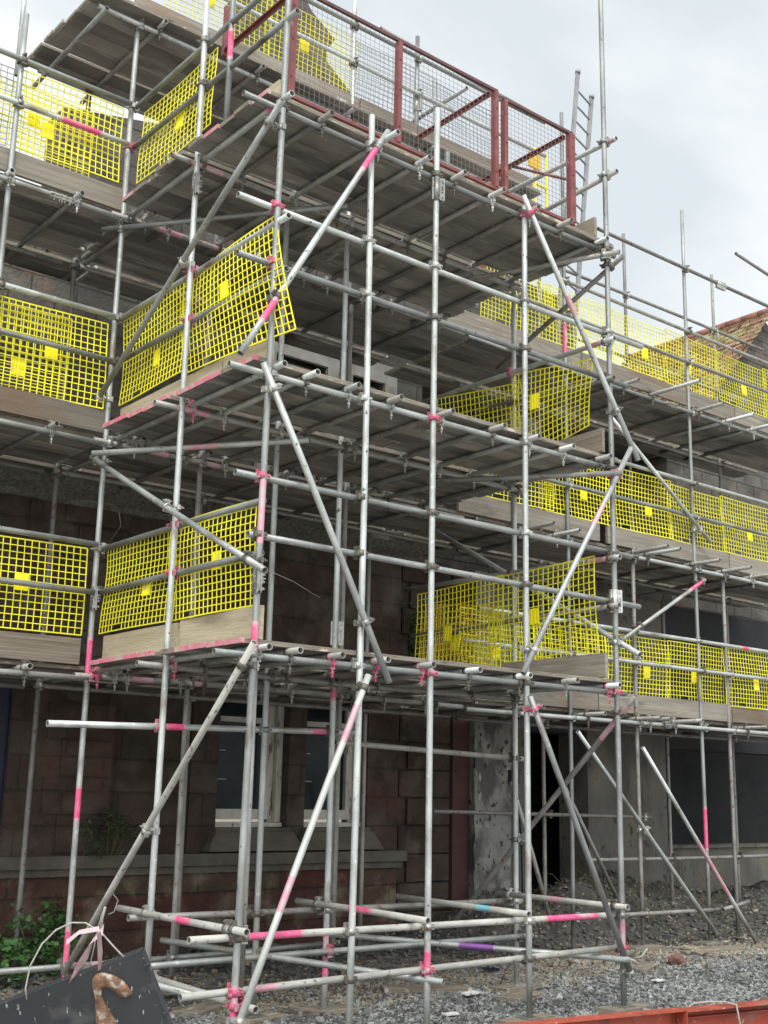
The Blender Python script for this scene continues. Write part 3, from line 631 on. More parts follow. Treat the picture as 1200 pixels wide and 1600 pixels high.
# cross wing with mossy tile roof whose ridge runs away from the viewer
RX, RZ, EX, EZ, RY0, RY1 = 18.6, 10.62, 15.5, 7.3, WY+.05, 15.2
wing = empty('tiled_roof_wing', (16, 12, 7), 'mossy clay tiled roof rising behind the right scaffold with a reddish ridge', 'roof')
def tiles(bm):
    n = 26
    for i in range(n):
        t0, t1 = i/n, (i+1)/n
        xa, za = EX+(RX-EX)*t0, EZ+(RZ-EZ)*t0; xb, zb = EX+(RX-EX)*t1, EZ+(RZ-EZ)*t1
        m_ = 44
        for j in range(m_):
            ya, yb = RY0+(RY1-RY0)*j/m_, RY0+(RY1-RY0)*(j+1)/m_
            l = .035+random.uniform(-.012, .014); s = random.uniform(-.01, .01)
            v = [bm.verts.new(p) for p in ((xa-.02, ya+.003, za+l+s), (xa-.02, yb-.003, za+l-s), (xb, yb-.003, zb+.012-s), (xb, ya+.003, zb+.012+s), (xa-.02, ya+.003, za-.02), (xa-.02, yb-.003, za-.02))]
            bm.faces.new((v[0], v[3], v[2], v[1])); bm.faces.new((v[0], v[1], v[5], v[4]))
bm = bmesh.new(); tiles(bm); place('roof', mesh('roof', bm, ['roof']), Matrix.Identity(4), wing)
bm = bmesh.new()
for j in range(10): cyl(bm, (RX, RY0+(RY1-RY0)*j/10, RZ+.03), (RX, RY0+(RY1-RY0)*(j+1)/10-.01, RZ+.03), .075, 10)
MT['ridge'] = mat('red_ridge_tile', (.20, .085, .06), (.30, .15, .11), rough=.9, scale=6, rand=False)
place('ridge_tiles', mesh('ridge_tiles', bm, ['ridge']), Matrix.Identity(4), wing)
bm = bmesh.new()
v = [(EX+.1, EZ-.01), (RX, RZ-.02), (RX+5.3, EZ), (RX+5.3, 0), (EX+1.7, 4.7), (EX+1.7, EZ-.01)]
def prism(bm, pts, ya, yb):
    a = [bm.verts.new((x, ya, z)) for x, z in pts]; b = [bm.verts.new((x, yb, z)) for x, z in pts]
    bm.faces.new(a); bm.faces.new(b[::-1])
    for k in range(len(pts)): bm.faces.new((a[k], b[k], b[(k+1) % len(pts)], a[(k+1) % len(pts)]))
prism(bm, [(EX+.1, EZ-.03), (RX, RZ-.03), (RX+5.3, EZ), (RX+5.3, 4.72), (EX+.12, 4.72)], WY+.35, RY1-.1)
place('gable_wall', mesh('gable_wall', bm, ['upperstone']), Matrix.Identity(4), wing)
# loose tiles and blocks on the cornice
for i, (x, z, c, w, lab) in enumerate([(7.84, 5.02, 'terracotta', .30, 'leftmost orange ridge tile lying on the broken ledge'), (8.18, 5.02, 'terracotta', .34, 'second orange ridge tile lying on the broken ledge'),
        (7.95, 5.16, 'terracotta', .38, 'orange ridge tile stacked on top of the other two'), (8.62, 5.0, 'whitewash', .10, 'leftmost white block standing on the broken ledge'),
        (8.98, 5.0, 'whitewash', .12, 'white block beside the second pole on the ledge'), (9.22, 4.98, 'whitewash', .20, 'wide white block on the ledge'), (9.55, 4.98, 'whitewash', .15, 'rightmost white lump at the end of the ledge')]):
    bm = bmesh.new()
    if c == 'terracotta':
        n = 8
        A = []
        for sx in (0, w):
            A.append([bm.verts.new((sx, math.cos(math.pi*k/n)*.11, math.sin(math.pi*k/n)*.11)) for k in range(n+1)]+[bm.verts.new((sx, math.cos(math.pi*k/n)*.09, math.sin(math.pi*k/n)*.09)) for k in range(n, -1, -1)])
        N = len(A[0])
        for k in range(N): bm.faces.new((A[0][k], A[0][(k+1) % N], A[1][(k+1) % N], A[1][k]))
        for s in (0, 1):
            for k in range(n): bm.faces.new((A[s][k], A[s][k+1], A[s][N-2-k], A[s][N-1-k]))
        nm, ct = 'ridge_tile', 'tile'
    else:
        bmesh.ops.create_cube(bm, size=1); bmesh.ops.subdivide_edges(bm, edges=bm.edges[:], cuts=2, use_grid_fill=True)
        for vv in bm.verts: vv.co = Vector((vv.co.x*w, vv.co.y*.12, vv.co.z*.14+.07))*(1+.18*noise.noise(vv.co*3+Vector((i, 0, 0))))
        nm, ct = 'white_block', 'block'
    o = place(nm, mesh(nm, bm, [c]), T(x, WY-.16, z)); tag(o, lab, ct)

# ================================================================== SCAFFOLDS
tower = empty('scaffold_tower', (6.5, 8.4, 0), 'tall projecting scaffold tower of grey tubes in the middle with three open lifts', 'scaffold')
lefts = empty('scaffold_run', (3.0, 10.3, 0), 'scaffold run along the wall left of the projecting tower', 'scaffold')
rights = empty('scaffold_run', (12.5, 10.3, 0), 'scaffold run along the wall right of the projecting tower', 'scaffold')
PK = 'pink'
def post(par, x, y, z0, z1, bands=(), m='galv', label=None, lean=0., plate=True, leany=0.):
    g = gz(x, y) if z0 == 0 else z0
    if z0 == 0: g += .045
    bands = [(a-g, b-g, c) for a, b, c in bands]
    o = tube(par, 'standard', (x+lean*0, y, g), (x+lean*(z1-g), y+leany*(z1-g), z1), bands, m, label=label)
    if z0 == 0 and plate:
        bm = bmesh.new(); box(bm, -.075, .075, -.075, .075, -.006, 0); cyl(bm, (0, 0, 0), (0, 0, .05), .017, 8)
        place('base_plate', mesh('base_plate', bm, ['fitting']), T(x, y, g), o)
    return o
# --- tower uprights
F = 7.1
post(tower, 4.53, F, 0, 8.62, [(0.2, .47, PK), (2.72, 2.88, PK), (3.47, 3.94, 'pinkfade')], 'galv', 'corner upright with a pink foot', lean=.010)
post(tower, 5.49, F, 0, 7.26, [], 'galv'); post(tower, 6.215, F, 0, 7.62, [(.46, .60, PK)], 'galv'); post(tower, 7.295, F, 0, 7.05, [], 'galv')
post(tower, 8.435, F, 0, 11.4, [(.45, .72, 'pinkfade')], 'galv', 'tallest upright running far above the top deck')
post(tower, 4.55, 8.33, 0, 8.62); post(tower, 5.53, 8.38, 0, 6.9); post(tower, 6.22, 8.38, 0, 7.0, [(.28, .57, PK), (2.54, 2.77, PK)], 'galv')
post(tower, 8.44, 8.38, 0, 6.95, [], 'galv')
post(tower, 4.56, 9.72, 0, 10.4, [(.2, .58, PK), (1.49, 1.73, PK), (2.66, 2.99, PK)], 'galv', 'inner corner upright with three pink bands')
post(tower, 5.54, 9.7, 0, 6.9, m='galv_old'); post(tower, 7.28, 9.7, 0, 6.9, m='galv_old'); 
post(tower, 9.75, 9.7, 0, 6.9, [(2.32, 2.61, PK)], 'galv_old')
post(tower, 6.32, 11.0, 0, 9.0, m='galv_old'); post(tower, 8.22, 11.0, 0, 9.0, m='galv_old'); post(tower, 8.63, 11.0, 0, 4.7, m='galv_old')
post(tower, 4.6, 7.96, 7.2, 9.3, [(7.86, 8.1, PK)]); post(tower, 7.5, 8.4, 7.2, 8.25, [(7.2, 7.42, PK)])
post(tower, 8.16, 9.7, 7.2, 10.6); post(tower, 7.2, 9.7, 7.1, 11.3)
tube(tower, 'standard', (4.61, 7.155, .2), (4.66, 7.23, 2.58), m='galv_old')
# --- left run uprights
post(lefts, 3.44, 9.7, 0, 8.68); post(lefts, 4.66, 11.0, 0, 9.1, m='galv_old'); post(lefts, 3.2, 11.0, 0, 9.1, m='galv_old'); post(lefts, 3.93, 11.2, 9.0, 10.6)
# --- right run uprights
post(rights, 10.68, 9.7, 0, 10.6, [(7.2, 7.6, PK)], 'galv'); post(rights, 11.9, 9.7, 0, 4.8, m='galv_old'); 
post(rights, 13.21, 9.7, 0, 10.05, [(1.15, 1.63, PK)], 'galv', 'tall upright with a faded red band near the foot'); post(rights, 15.9, 9.7, 0, 9.6)
post(rights, 11.6, 11.0, 0, 9.9, m='galv_old'); post(rights, 13.48, 11.0, 0, 10.25, m='galv_old'); post(rights, 14.15, 11.0, 0, 4.6, m='galv_old'); post(rights, 15.72, 11.0, 0, 10.25, m='galv_old')
post(rights, 13.83, 9.72, 0, 4.8, m='galv_old')
LV = [2.675, 4.775, 6.985]
# --- ledgers
LB = {0: [], 1: [], 2: []}
for i, z in enumerate(LV):
    tube(tower, 'ledger', (4.27, F+.053, z), (8.62, F+.053, z), LB[i])
    tube(tower, 'ledger', (4.30, 8.33, z), (8.52, 8.33, z-.005), [(.2, .5, 'pinkfade')] if i else (), 'galv_old')
    tube(tower, 'ledger', (4.40, 9.65, z), (8.9, 9.65, z), [(.5, .75, 'pinkfade'), (1.1, 1.3, 'pinkfade')], 'galv_old')
    tube(tower, 'ledger', (4.60, 10.95, z), (9.9, 10.95, z), (), 'galv_old')
    tube(lefts, 'ledger', (.5, 9.647, z-.02), (4.48, 9.647, z-.02)); tube(lefts, 'ledger', (.5, 10.95, z-.02), (4.5, 10.95, z-.02), (), 'galv_old')
    tube(rights, 'ledger', (8.95, 9.647, z-.02), (17, 9.647, z-.02)); tube(rights, 'ledger', (10.0, 10.95, z-.02), (17, 10.95, z-.02), (), 'galv_old')
tube(tower, 'ledger', (4.1, 9.65, 9.06), (10.2, 9.65, 9.06)); tube(tower, 'ledger', (4.1, 11.05, 9.06), (10.2, 11.05, 9.06), (), 'galv_old')
tube(lefts, 'ledger', (4.15, 9.55, 9.0), (4.15, 11.3, 9.0))
# --- transoms (ends stick out over the front ledger)
TX = {0: [4.62, 4.89, 5.27, 5.68, 6.14, 6.64, 7.22, 7.79, 8.36], 1: [4.65, 4.94, 5.35, 5.78, 6.32, 6.91, 7.36, 7.80, 8.29], 2: [4.60, 5.0, 5.58, 6.04, 6.44, 6.91, 7.38, 7.8, 8.34]}
for i, z in enumerate(LV):
    for k, x in enumerate(TX[i]):
        y0 = 6.99+random.uniform(-.02, .01); 
        if i == 2 and k in (2,): y0 = 6.86
        tube(tower, 'transom', (x, y0, z+.0515), (x+random.uniform(-.02, .02), 9.85+random.uniform(-.1, .2), z+.0515), [(.15, .3, PK)] if (i == 2 and k == 0) else [], random.choice(['galv', 'galv_old', 'galv']))
        if k % 2 == 0: tube(tower, 'transom', (x+.15, 9.45, z+.0515), (x+.15, 11.45, z+.0515), (), 'galv_old')
    for k, x in enumerate([3.95, 3.3, 2.6, 1.9]):
        tube(lefts, 'transom', (x+.05*i, 9.52+.03*k, z+.0315), (x+.05*i, 11.3, z+.0315), (), random.choice(['galv', 'galv_old']))
xs_r = {0: [(9.7, 9.2), (10.9, 9.35), (11.85, 9.3), (12.05, 9.3), (12.55, 9.2), (14.1, 9.3), (14.9, 9.5)], 1: [(9.9, 9.2), (10.4, 9.25), (11.85, 9.1), (12.1, 9.1), (13.05, 9.2), (13.75, 9.2), (14.4, 9.25), (15.0, 9.4)],
        2: [(11.7, 9.35), (12.3, 8.85), (13.3, 9.2), (14.0, 9.2), (14.6, 9.25), (15.2, 9.3)]}
for i, z in enumerate(LV):
    for (x, y0) in xs_r[i]: tube(rights, 'transom', (x, y0, z+.0315), (x, 11.3, z+.0315), (), random.choice(['galv', 'galv_old']))
for x in (4.75, 5.9, 7.1, 8.3, 9.4): tube(tower, 'transom', (x, 9.5, 9.112), (x, 11.4, 9.112), (), 'galv_old')
tube(tower, 'transom', (8.6, 9.3, 9.9), (8.6, 10.4, 9.9), (), 'galv')
# --- guard rails: tower front and sides
def rail(par, p0, p1, bands=(), m='galv', label=None): return tube(par, 'guard_rail', p0, p1, bands, m, label=label)
rail(tower, (4.27, F+.053, 6.13), (9.0, F+.053, 6.13)); rail(tower, (4.29, F+.053, 5.66), (8.75, F+.053, 5.66))
rail(tower, (4.37, F+.053, 3.975), (8.75, F+.053, 3.965)); rail(tower, (4.50, F+.053, 3.54), (8.85, F+.053, 3.50))
for z in (3.41, 3.80, 5.555, 5.99, 7.755, 8.19):
    rail(tower, (4.603, 6.95 if z > 5 else 7.12, z), (4.603, 9.72, z+.01), m='galv')
for z in (3.91, 6.03):
    rail(tower, (8.385, 6.98, z-.02), (8.385, 10.0, z+.03), [(.1, .35, 'pinkfade')], 'galv')
rail(tower, (8.385, 7.0, 3.45), (8.385, 9.9, 3.42), m='galv_old'); rail(tower, (8.385, 7.0, 5.62), (8.385, 8.9, 5.75), m='galv_old')
rail(tower, (8.485, 6.98, 8.16), (8.485, 9.9, 8.20), [(.02, .1, 'pinkfade')]); rail(tower, (8.485, 6.98, 7.80), (8.485, 8.6, 7.72), m='galv_dirty')
for z in (9.80, 10.28): rail(tower, (4.3, 9.647, z), (10.3, 9.647, z), m='galv')
rail(tower, (7.2, 9.2, 10.0), (10.3, 9.2, 9.9), m='galv_old')
rail(tower, (3.64, 8.37, 2.19), (6.5, 8.44, 2.26), [(.93, 1.13, PK), (2.4, 2.62, PK)], 'galv', 'low level tube with two pink bands below the first deck')
rail(tower, (6.3, 8.44, 2.17), (8.6, 8.44, 2.10), m='galv_old')
for z, b in ((3.405, ()), (3.83, ()), (5.55, ()), (5.98, ()), (7.745, [(3.35, 3.72, PK)]), (8.175, ())):
    rail(lefts, (.5, 9.755-.11, z), (4.52, 9.755-.11, z), b)
for z in (3.40, 3.83, 5.50, 5.965, 7.25, 7.75, 8.30):
    pass
for z, x0 in ((3.40, 8.9), (3.65, 11.0), (5.47, 9.3), (5.96, 9.3), (7.71, 9.2), (8.17, 10.5), (9.11, 11.3)):
    if z == 3.65: continue
    rail(rights, (x0, 9.645, z), (17, 9.645, z), m='galv' if z < 7 else 'galv_old')
rail(rights, (9.2, 9.72, 3.80), (17, 9.72, 3.80), [(5.0, 5.12, PK)])
rail(rights, (12.0, 10.95, 9.2), (17.0, 10.95, 9.24), m='galv_old'); rail(rights, (12.0, 10.95, 8.2), (17.0, 10.95, 8.2), m='galv_old')
rail(rights, (14.8, 9.9, 9.95), (16.6, 9.9, 9.75), m='galv_old')
# --- foot ties of the tower
tie = lambda a, b, bands=(), m='galv_dirty', label=None: tube(tower, 'foot_tie', a, b, bands, m, label=label)
tie((4.20, F+.053, .79), (8.52, F+.053, .765), [(.32, .88, PK), (3.35, 3.95, PK)], label='upper front foot tie with long pink bands')
tie((4.16, F+.053, .445), (8.50, F+.053, .50), [(.55, .75, 'pinkfade')])
tie((4.45, 8.48, .80), (8.6, 8.46, .78), (), 'galv_old'); tie((4.3, 8.33, .47), (8.6, 8.33, .47), (), 'galv')
tie((4.50, 6.93, .845), (4.52, 8.78, .845), [(.72, .92, PK)], label='leftmost cross tie at the foot with a pink band'); tie((6.06, 6.92, .845), (6.14, 8.70, .845), [(.72, 1.0, PK)])
tie((7.12, 6.93, .845), (7.22, 8.68, .845), [(.45, .62, 'cyan')], label='cross tie at the foot with a blue mark'); tie((8.34, 6.95, .845), (8.35, 8.55, .845), [(.75, .9, 'pinkfade')])
tie((4.60, 7.72, .35), (4.56, 9.85, .33), (), 'galv'); tie((4.61, 6.95, .36), (4.61, 9.0, .40), (), 'galv_dirty')
tie((6.27, 6.98, .40), (5.2, 9.3, .52), (), 'galv'); tie((8.37, 6.98, .42), (6.6, 9.2, .52), [(1.15, 1.45, 'purple')], 'galv', 'slanting foot tie with a purple band')
tube(lefts, 'foot_tie', (3.9, 9.76, .30), (7.4, 9.76, .33), [(.9, 1.0, 'pinkfade')], 'galv')
tube(rights, 'foot_tie', (8.5, 9.64, .44), (13.35, 9.64, .40), (), 'galv_old'); tube(rights, 'foot_tie', (13.35, 9.60, .40), (14.2, 9.8, .45), (), 'galv_old')
tube(rights, 'foot_tie', (12.4, 10.95, .95), (17, 10.95, .95), (), 'galv_old'); tube(rights, 'foot_tie', (9.6, 10.9, 1.55), (13.6, 10.9, 1.5), (), 'galv_old')
# --- braces
br = lambda a, b, bands=(), m='galv', label=None, par=tower: tube(par, 'brace', a, b, bands, m, label=label)
br((4.48, 6.92, 6.90), (4.46, 9.72, 5.20), (), 'galv', 'upper brace across the left face of the tower')
br((4.28, 7.02, 4.82), (5.60, 7.02, 7.12), [(.35, .55, PK), (2.15, 2.4, PK)], 'galv', 'brace with pink bands rising over the top deck edge')
br((4.48, 7.02, 4.80), (5.73, 7.02, 2.56), (), 'galv', 'brace falling right from the second deck corner')
br((5.53, 7.02, 2.60), (4.45, 7.02, .09), [(1.55, 1.8, 'pinkfade'), (.25, .55, 'pinkfade')], 'galv_clean', 'lower front brace reaching the ground')
br((4.47, 9.80, 4.65), (4.47, 6.86, 3.23), (), 'galv', 'brace falling right across the left face at mid height')
br((4.47, 6.95, 2.74), (4.47, 9.55, .28), (), 'galv_dirty', 'cement splashed brace behind the black steel container')
br((7.20, 7.02, 7.10), (8.73, 7.02, 4.88), [(1.0, 1.2, 'pinkfade')], 'galv', 'long brace falling right from the top deck')
br((8.63, 7.02, 4.98), (7.16, 7.02, 2.74), [(.75, 1.0, 'pinkfade')], 'galv', 'long brace rising right beside the tall upright')
br((7.24, 7.02, 2.56), (8.45, 7.02, .28), (), 'galv', 'lower right front brace with rope at its foot')
br((8.50, 6.88, 3.00), (8.50, 9.65, 4.56), (), 'galv'); br((8.50, 6.95, 6.88), (8.50, 8.7, 6.2), (), 'galv_old')
br((8.50, 6.94, 2.64), (8.50, 9.65, .20), [(.12, .55, 'pinkfade')], 'galv_old', 'crossing brace on the right face with faded red paint')
br((4.42, 9.86, 6.90), (5.88, 7.93, 6.90), (), 'galv'); br((4.34, 9.5, 4.60), (5.5, 7.85, 4.60), [(.9, 1.2, 'pinkfade')], 'galv')
br((8.42, 6.92, 6.89), (7.6, 8.7, 6.89), (), 'galv_old'); br((8.35, 6.9, 4.66), (7.1, 8.2, 4.60), (), 'galv_old')
br((11.43, 9.60, 6.50), (13.42, 9.60, 5.16), (), 'galv', par=rights); br((13.26, 9.60, 4.62), (11.45, 9.60, 3.60), [(.05, .35, PK)], 'galv', 'right run brace with a pink top end', rights)
br((10.72, 9.625, 2.50), (13.28, 9.60, .05), (), 'galv', par=rights); br((11.84, 9.58, 2.36), (13.74, 9.40, .02), [(1.45, 2.3, 'pinkfade')], 'galv', 'right run brace with a long faded pink stretch', rights)
br((11.1, 10.4, 2.2), (12.5, 10.6, .5), (), 'galv_old', par=rights); br((9.85, 9.85, 1.9), (10.5, 9.85, .3), [(.1, .16, PK)], 'galv_old', par=rights)
# sleeves
def slv(p, ax=(0, 0, 1), face=(.4, -1, 0)):
    p = Vector(p); best = min(TUBES, key=lambda t: (closest_pt(t, p)-p).length); sleeve(best[0], closest_pt(best, p), ax, face)
def closest_pt(t, p):
    d = t[2]-t[1]; k = max(0, min(1, (p-t[1]).dot(d)/d.dot(d))); return t[1]+d*k
for p in ((4.56, F, 3.21), (6.215, F, 6.84), (8.435, F, 3.5), (6.22, 8.38, 3.1), (4.56, 9.72, 3.36), (4.55, 8.33, 6.78)): slv(p, face=(1, -.4, 0) if p[0] > 6 else (-.3, -1, 0))
for p in ((8.16, 9.7, 9.7), (4.56, 9.72, 9.55)): slv(p)
slv((3.9, 9.647, 6.965), (1, 0, 0), (0, -1, -.4)); slv((12.7, 9.647, 6.965), (1, 0, 0), (0, -1, -.4)); slv((12.4, 9.647, 2.655), (1, 0, 0), (0, -1, .2)); slv((14.0, 9.647, 9.11), (1, 0, 0), (0, 0, -1))
PINK_AT = [Vector(p) for p in ((4.56, 7.15, 3.97), (4.603, 7.12, 3.80), (4.603, 7.12, 3.41), (4.603, 8.33, 3.80), (4.603, 8.33, 3.41), (4.603, 8.33, 5.99), (4.603, 8.33, 5.56), (4.603, 7.1, 5.99), (4.57, 7.15, 6.13), (4.57, 7.15, 5.66),
      (5.62, 7.0, 6.9), (6.2, 7.15, 2.675), (6.2, 7.15, 4.775), (7.29, 7.02, 2.5), (7.29, 7.02, 6.97), (4.56, 7.15, .445), (6.2, 7.15, .47), (8.43, 7.15, .5), (6.2, 7.15, .5), (5.27, 7.15, 2.726), (5.68, 7.15, 2.726), (8.36, 8.33, 6.03), (8.44, 7.15, 2.675), (8.44, 7.0, 4.7),
      (4.603, 9.72, 7.75), (13.83, 9.6, .95), (9.75, 9.6, 1.5), (4.56, 9.65, 2.675), (6.22, 8.33, .47), (4.55, 8.33, 2.675), (4.55, 8.33, 4.775), (4.56, 8.38, 2.2), (4.64, 9.65, 2.7))]
add_couplers()

# ================================================================== BOARDS
ORD = ['first', 'second', 'third', 'fourth', 'fifth', 'sixth', 'seventh', 'eighth', 'ninth', 'tenth', 'eleventh']
def rows(y0, n, pitch=.231): return [y0+pitch*(k+.5) for k in range(n)]
names = ['first', 'second', 'third']
for i, z in enumerate(LV):
    zz = z+.0515+.0265
    r1 = rows(7.125, 5) + rows(8.375, 5)
    for k, y in enumerate(r1):
        xj = random.choice([6.05, 6.6, 7.0, 5.6]) if i else random.choice([6.1, 6.9])
        xe = 8.56+random.uniform(-.03, .04)
        lab = 'one of the boards making up the %s deck of the tower' % names[i]
        g = '%s deck boards of the tower' % names[i]
        if k == 0:
            board(4.47, xe, y, zz, 'front edge board of the %s tower deck' % names[i], g, True, under='wood_under')
            continue
        lab = '%s tower deck board, left length in the %s row back from the front edge' % (names[i], ORD[k])
        board(4.44+random.uniform(-.03, .028), xj, y, zz, lab, g, random.random() < (.85, .9, .45)[i])
        board(xj+.008, xe, y, zz, lab.replace('left length', 'right length'), g)
    for k, y in enumerate(rows(9.775, 5)):
        lab = '%s deck board behind the tower, left length, %s row back from the inner corner' % (names[i], ORD[k]); g = '%s deck boards behind the tower' % names[i]
        board(4.65+random.uniform(-.1, .1), 6.6, y, zz, lab, g); board(6.61, 9.2, y, zz, lab.replace('left length', 'right length'), g)
    for k, y in enumerate(rows(11.04, 2)):
        board(4.9, 8.9, y, zz, '%s deck board nearly touching the wall behind the tower, %s' % (names[i], ['nearer row', 'farther row'][k]), '%s deck boards close to the wall' % names[i])
    z2 = zz-.02
    for k, y in enumerate(rows(9.775, 5)):
        board(.7, 4.62+random.uniform(-.08, .02), y, z2, '%s deck board of the left run, %s row back from its toe board' % (names[i], ORD[k]), '%s deck boards of the left run' % names[i])
        lab = '%s deck board of the right run, end nearer the tower, %s row back' % (names[i], ORD[k]); g = '%s deck boards of the right run' % names[i]
        xj = random.uniform(11.6, 13.4)
        board(9.22, xj, y, z2, lab, g); board(xj+.01, 17, y, z2, lab.replace('end nearer the tower', 'far right end'), g)
    for k, y in enumerate(rows(11.04, 2)):
        board(.7, 4.85, y, z2, '%s deck board of the left run close to the wall, %s' % (names[i], ['nearer row', 'farther row'][k]), '%s deck boards of the left run by the wall' % names[i])
        board(9.2, 16.8, y, z2, '%s added shade board of the right run close to the wall, %s' % (names[i], ['nearer row', 'farther row'][k]), '%s added shade boards of the right run by the wall' % names[i])  # extra boards added to shade the wall and openings behind
for k, y in enumerate(rows(9.52, 5)+rows(10.72, 2)):
    lab = 'topmost deck board seen from below, left length, %s row from the front' % ORD[k]; g = 'topmost deck boards'
    board(4.0+random.uniform(-.02, .03), 6.9, y, 9.14, lab, g); board(6.91, 10.1, y, 9.14, lab.replace('left length', 'right length'), g)
# toe boards
toe((4.655, 9.63, 2.795), (4.655, 8.36, 2.795), 'sandy toe board on the left face of the first lift, left piece', 'wood_pale', .235)
toe((4.655, 8.30, 2.797), (4.655, 7.16, 2.797), 'sandy toe board on the left face of the first lift, right piece', 'wood_pale', .245)
toe((4.67, 9.66, 4.895), (4.67, 7.9, 4.895), 'thin pale toe board on the left face of the second lift, left piece', 'wood_pale', .225)
toe((4.67, 7.88, 4.895), (4.67, 7.2, 4.895), 'thin pale toe board on the left face of the second lift beside the corner upright', 'wood_pale', .225)
toe((4.64, 7.2, 7.11), (4.64, 7.85, 7.11), 'pale toe board end beside the maroon frame', 'wood_pale', .17)
for i, (z, x0) in enumerate(((2.775, .8), (4.875, .8), (7.085, .8))):
    toe((x0, 9.74, z), (4.54 if i != 0 else 4.47, 9.74, z), ['grained brown toe board on the first lift of the left run', 'weathered toe board on the second lift of the left run', 'grey toe board on the third lift of the left run'][i], ['wood_grain', 'wood_toe', 'wood_toe'][i])
toe((8.33, 8.5, 2.80), (8.33, 7.12, 2.80), 'brown grained toe board at the right end of the first tower lift', 'wood_toe', .22)
toe((8.33, 8.3, 4.90), (8.33, 7.1, 4.90), 'dark grained toe board at the right end of the second tower lift', 'wood_grain', .23)
toe((8.33, 8.0, 7.11), (8.33, 7.14, 7.11), 'short toe board at the right end of the top tower deck', 'wood_toe', .2)
k = 0
for (z, spans) in ((2.775, [(8.6, 11.2), (11.22, 13.9), (13.92, 17)]), (4.875, [(8.9, 11.3), (11.45, 14.0), (14.02, 17)]), (7.085, [(8.7, 11.0), (11.02, 14.3), (14.32, 17)])):
    lift = {2.775: 'first', 4.875: 'second', 7.085: 'third'}[z]
    for q, (a, b) in enumerate(spans):
        toe((a, 9.74, z), (b, 9.74, z), '%s toe board on the %s lift of the right run' % (['nearest to the tower', 'middle', 'far right'][q], lift), 'wood_toe', .235)
toe((4.5, 9.70, 9.185), (7.3, 9.70, 9.185), 'pale toe board on the topmost deck above the left corner', 'wood_toe', .225)
toe((7.32, 9.70, 9.185), (10.1, 9.70, 9.185), 'long brown toe board behind the maroon frames', 'wood_grain', .235)

# ================================================================== MESH GUARDS
X = 4.63
def LF(y0, y1, z0, z1, label, nu, **k): return guard((X, y0, z0), (X, y1, z0), (X, y1, z1), (X, y0, z1), label, nu=nu, **k)
LF(9.66, 8.40, 3.05, 3.80, 'yellow mesh guard on the left face of the first lift, nearer the inner corner', 20, nv=14, tagpos=(.63, .42))
LF(8.50, 7.24, 3.05, 3.83, 'yellow mesh guard on the left face of the first lift, beside the front corner upright', 20, nv=14, tagpos=(.6, .5))
LF(9.70, 8.46, 5.16, 5.98, 'yellow mesh guard on the left face of the second lift, nearer the inner corner', 20, nv=14, tagpos=(.55, .33))
guard((X, 8.52, 5.15), (X-.03, 6.80, 5.03), (X-.02, 7.12, 6.06), (X, 8.58, 6.00), 'skewed yellow mesh guard on the second lift swinging out past the front corner upright', nu=24, nv=15, tagpos=(.48, .6), bow=.04)
LF(9.62, 8.25, 7.36, 8.12, 'yellow mesh guard on the left face of the third lift', 19, nv=13, tagpos=(.55, .42))
Y = 9.74
def FR(x0, x1, z0, z1, label, nu=19, yy=Y, **k): return guard((x0, yy, z0), (x1, yy, z0), (x1, yy, z1), (x0, yy, z1), label, nu=nu, **k)
FR(3.27, 4.47, 3.03, 3.80, 'yellow mesh guard on the first lift of the left run', 19, nv=13, tagpos=(.52, .52), bow=.02)
FR(2.1, 3.3, 3.03, 3.80, 'yellow mesh guard at the frame edge on the first lift of the left run', 19)
FR(3.32, 4.50, 5.10, 5.93, 'yellow mesh guard on the second lift of the left run beside the corner', 19, nv=14, tagpos=(.56, .52))
FR(2.95, 4.15, 5.08, 5.88, 'yellow mesh guard overlapping behind another on the second lift of the left run', 19, yy=Y+.04, tagpos=(.63, .3), nv=13)
FR(3.45, 4.48, 7.36, 8.14, 'yellow mesh guard on the third lift of the left run beside the corner', 17, nv=12, tagpos=(.30, .35))
FR(3.05, 4.22, 7.34, 8.02, 'yellow mesh guard overlapping behind another on the third lift of the left run', 19, yy=Y+.05, tagpos=(.5, .55))
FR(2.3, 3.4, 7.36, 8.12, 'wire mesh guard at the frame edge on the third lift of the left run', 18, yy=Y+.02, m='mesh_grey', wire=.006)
def RF(y0, y1, z0, z1, z2, z3, label, nu, xx=8.34, **k): return guard((xx, y0, z0), (xx, y1, z1), (xx, y1, z2), (xx, y0, z3), label, nu=nu, **k)
RF(9.80, 8.45, 2.88, 2.92, 3.90, 3.86, 'yellow mesh guard on the right face of the first tower lift, farther back', 21, nv=15, tagpos=(.38, .5))
RF(8.62, 7.22, 2.95, 3.02, 3.92, 3.88, 'yellow mesh guard on the right face of the first tower lift, beside the tall upright', 21, nv=15, tagpos=(.43, .5), xx=8.32)
guard((8.36, 9.72, 2.86), (8.36, 8.7, 2.88), (8.5, 8.6, 3.62), (8.5, 9.9, 3.78), 'leaning yellow mesh guard doubled behind the first lift right face', nu=17, nv=12, m='orange_wire')
guard((8.34, 9.5, 5.0), (8.34, 8.15, 5.05), (8.34, 8.2, 5.88), (8.34, 9.5, 6.0), 'yellow mesh guard on the right face of the second tower lift, farther back', nu=21, nv=14, bow=.04)
guard((8.32, 8.2, 4.98), (8.32, 7.28, 5.20), (8.32, 7.22, 5.86), (8.32, 8.25, 5.96), 'yellow mesh guard with a bright plate on the right face of the second tower lift', nu=17, nv=14, tagpos=(.28, .62), bow=.03)
lifts = {3.0: 'first', 5.12: 'second', 7.34: 'third'}
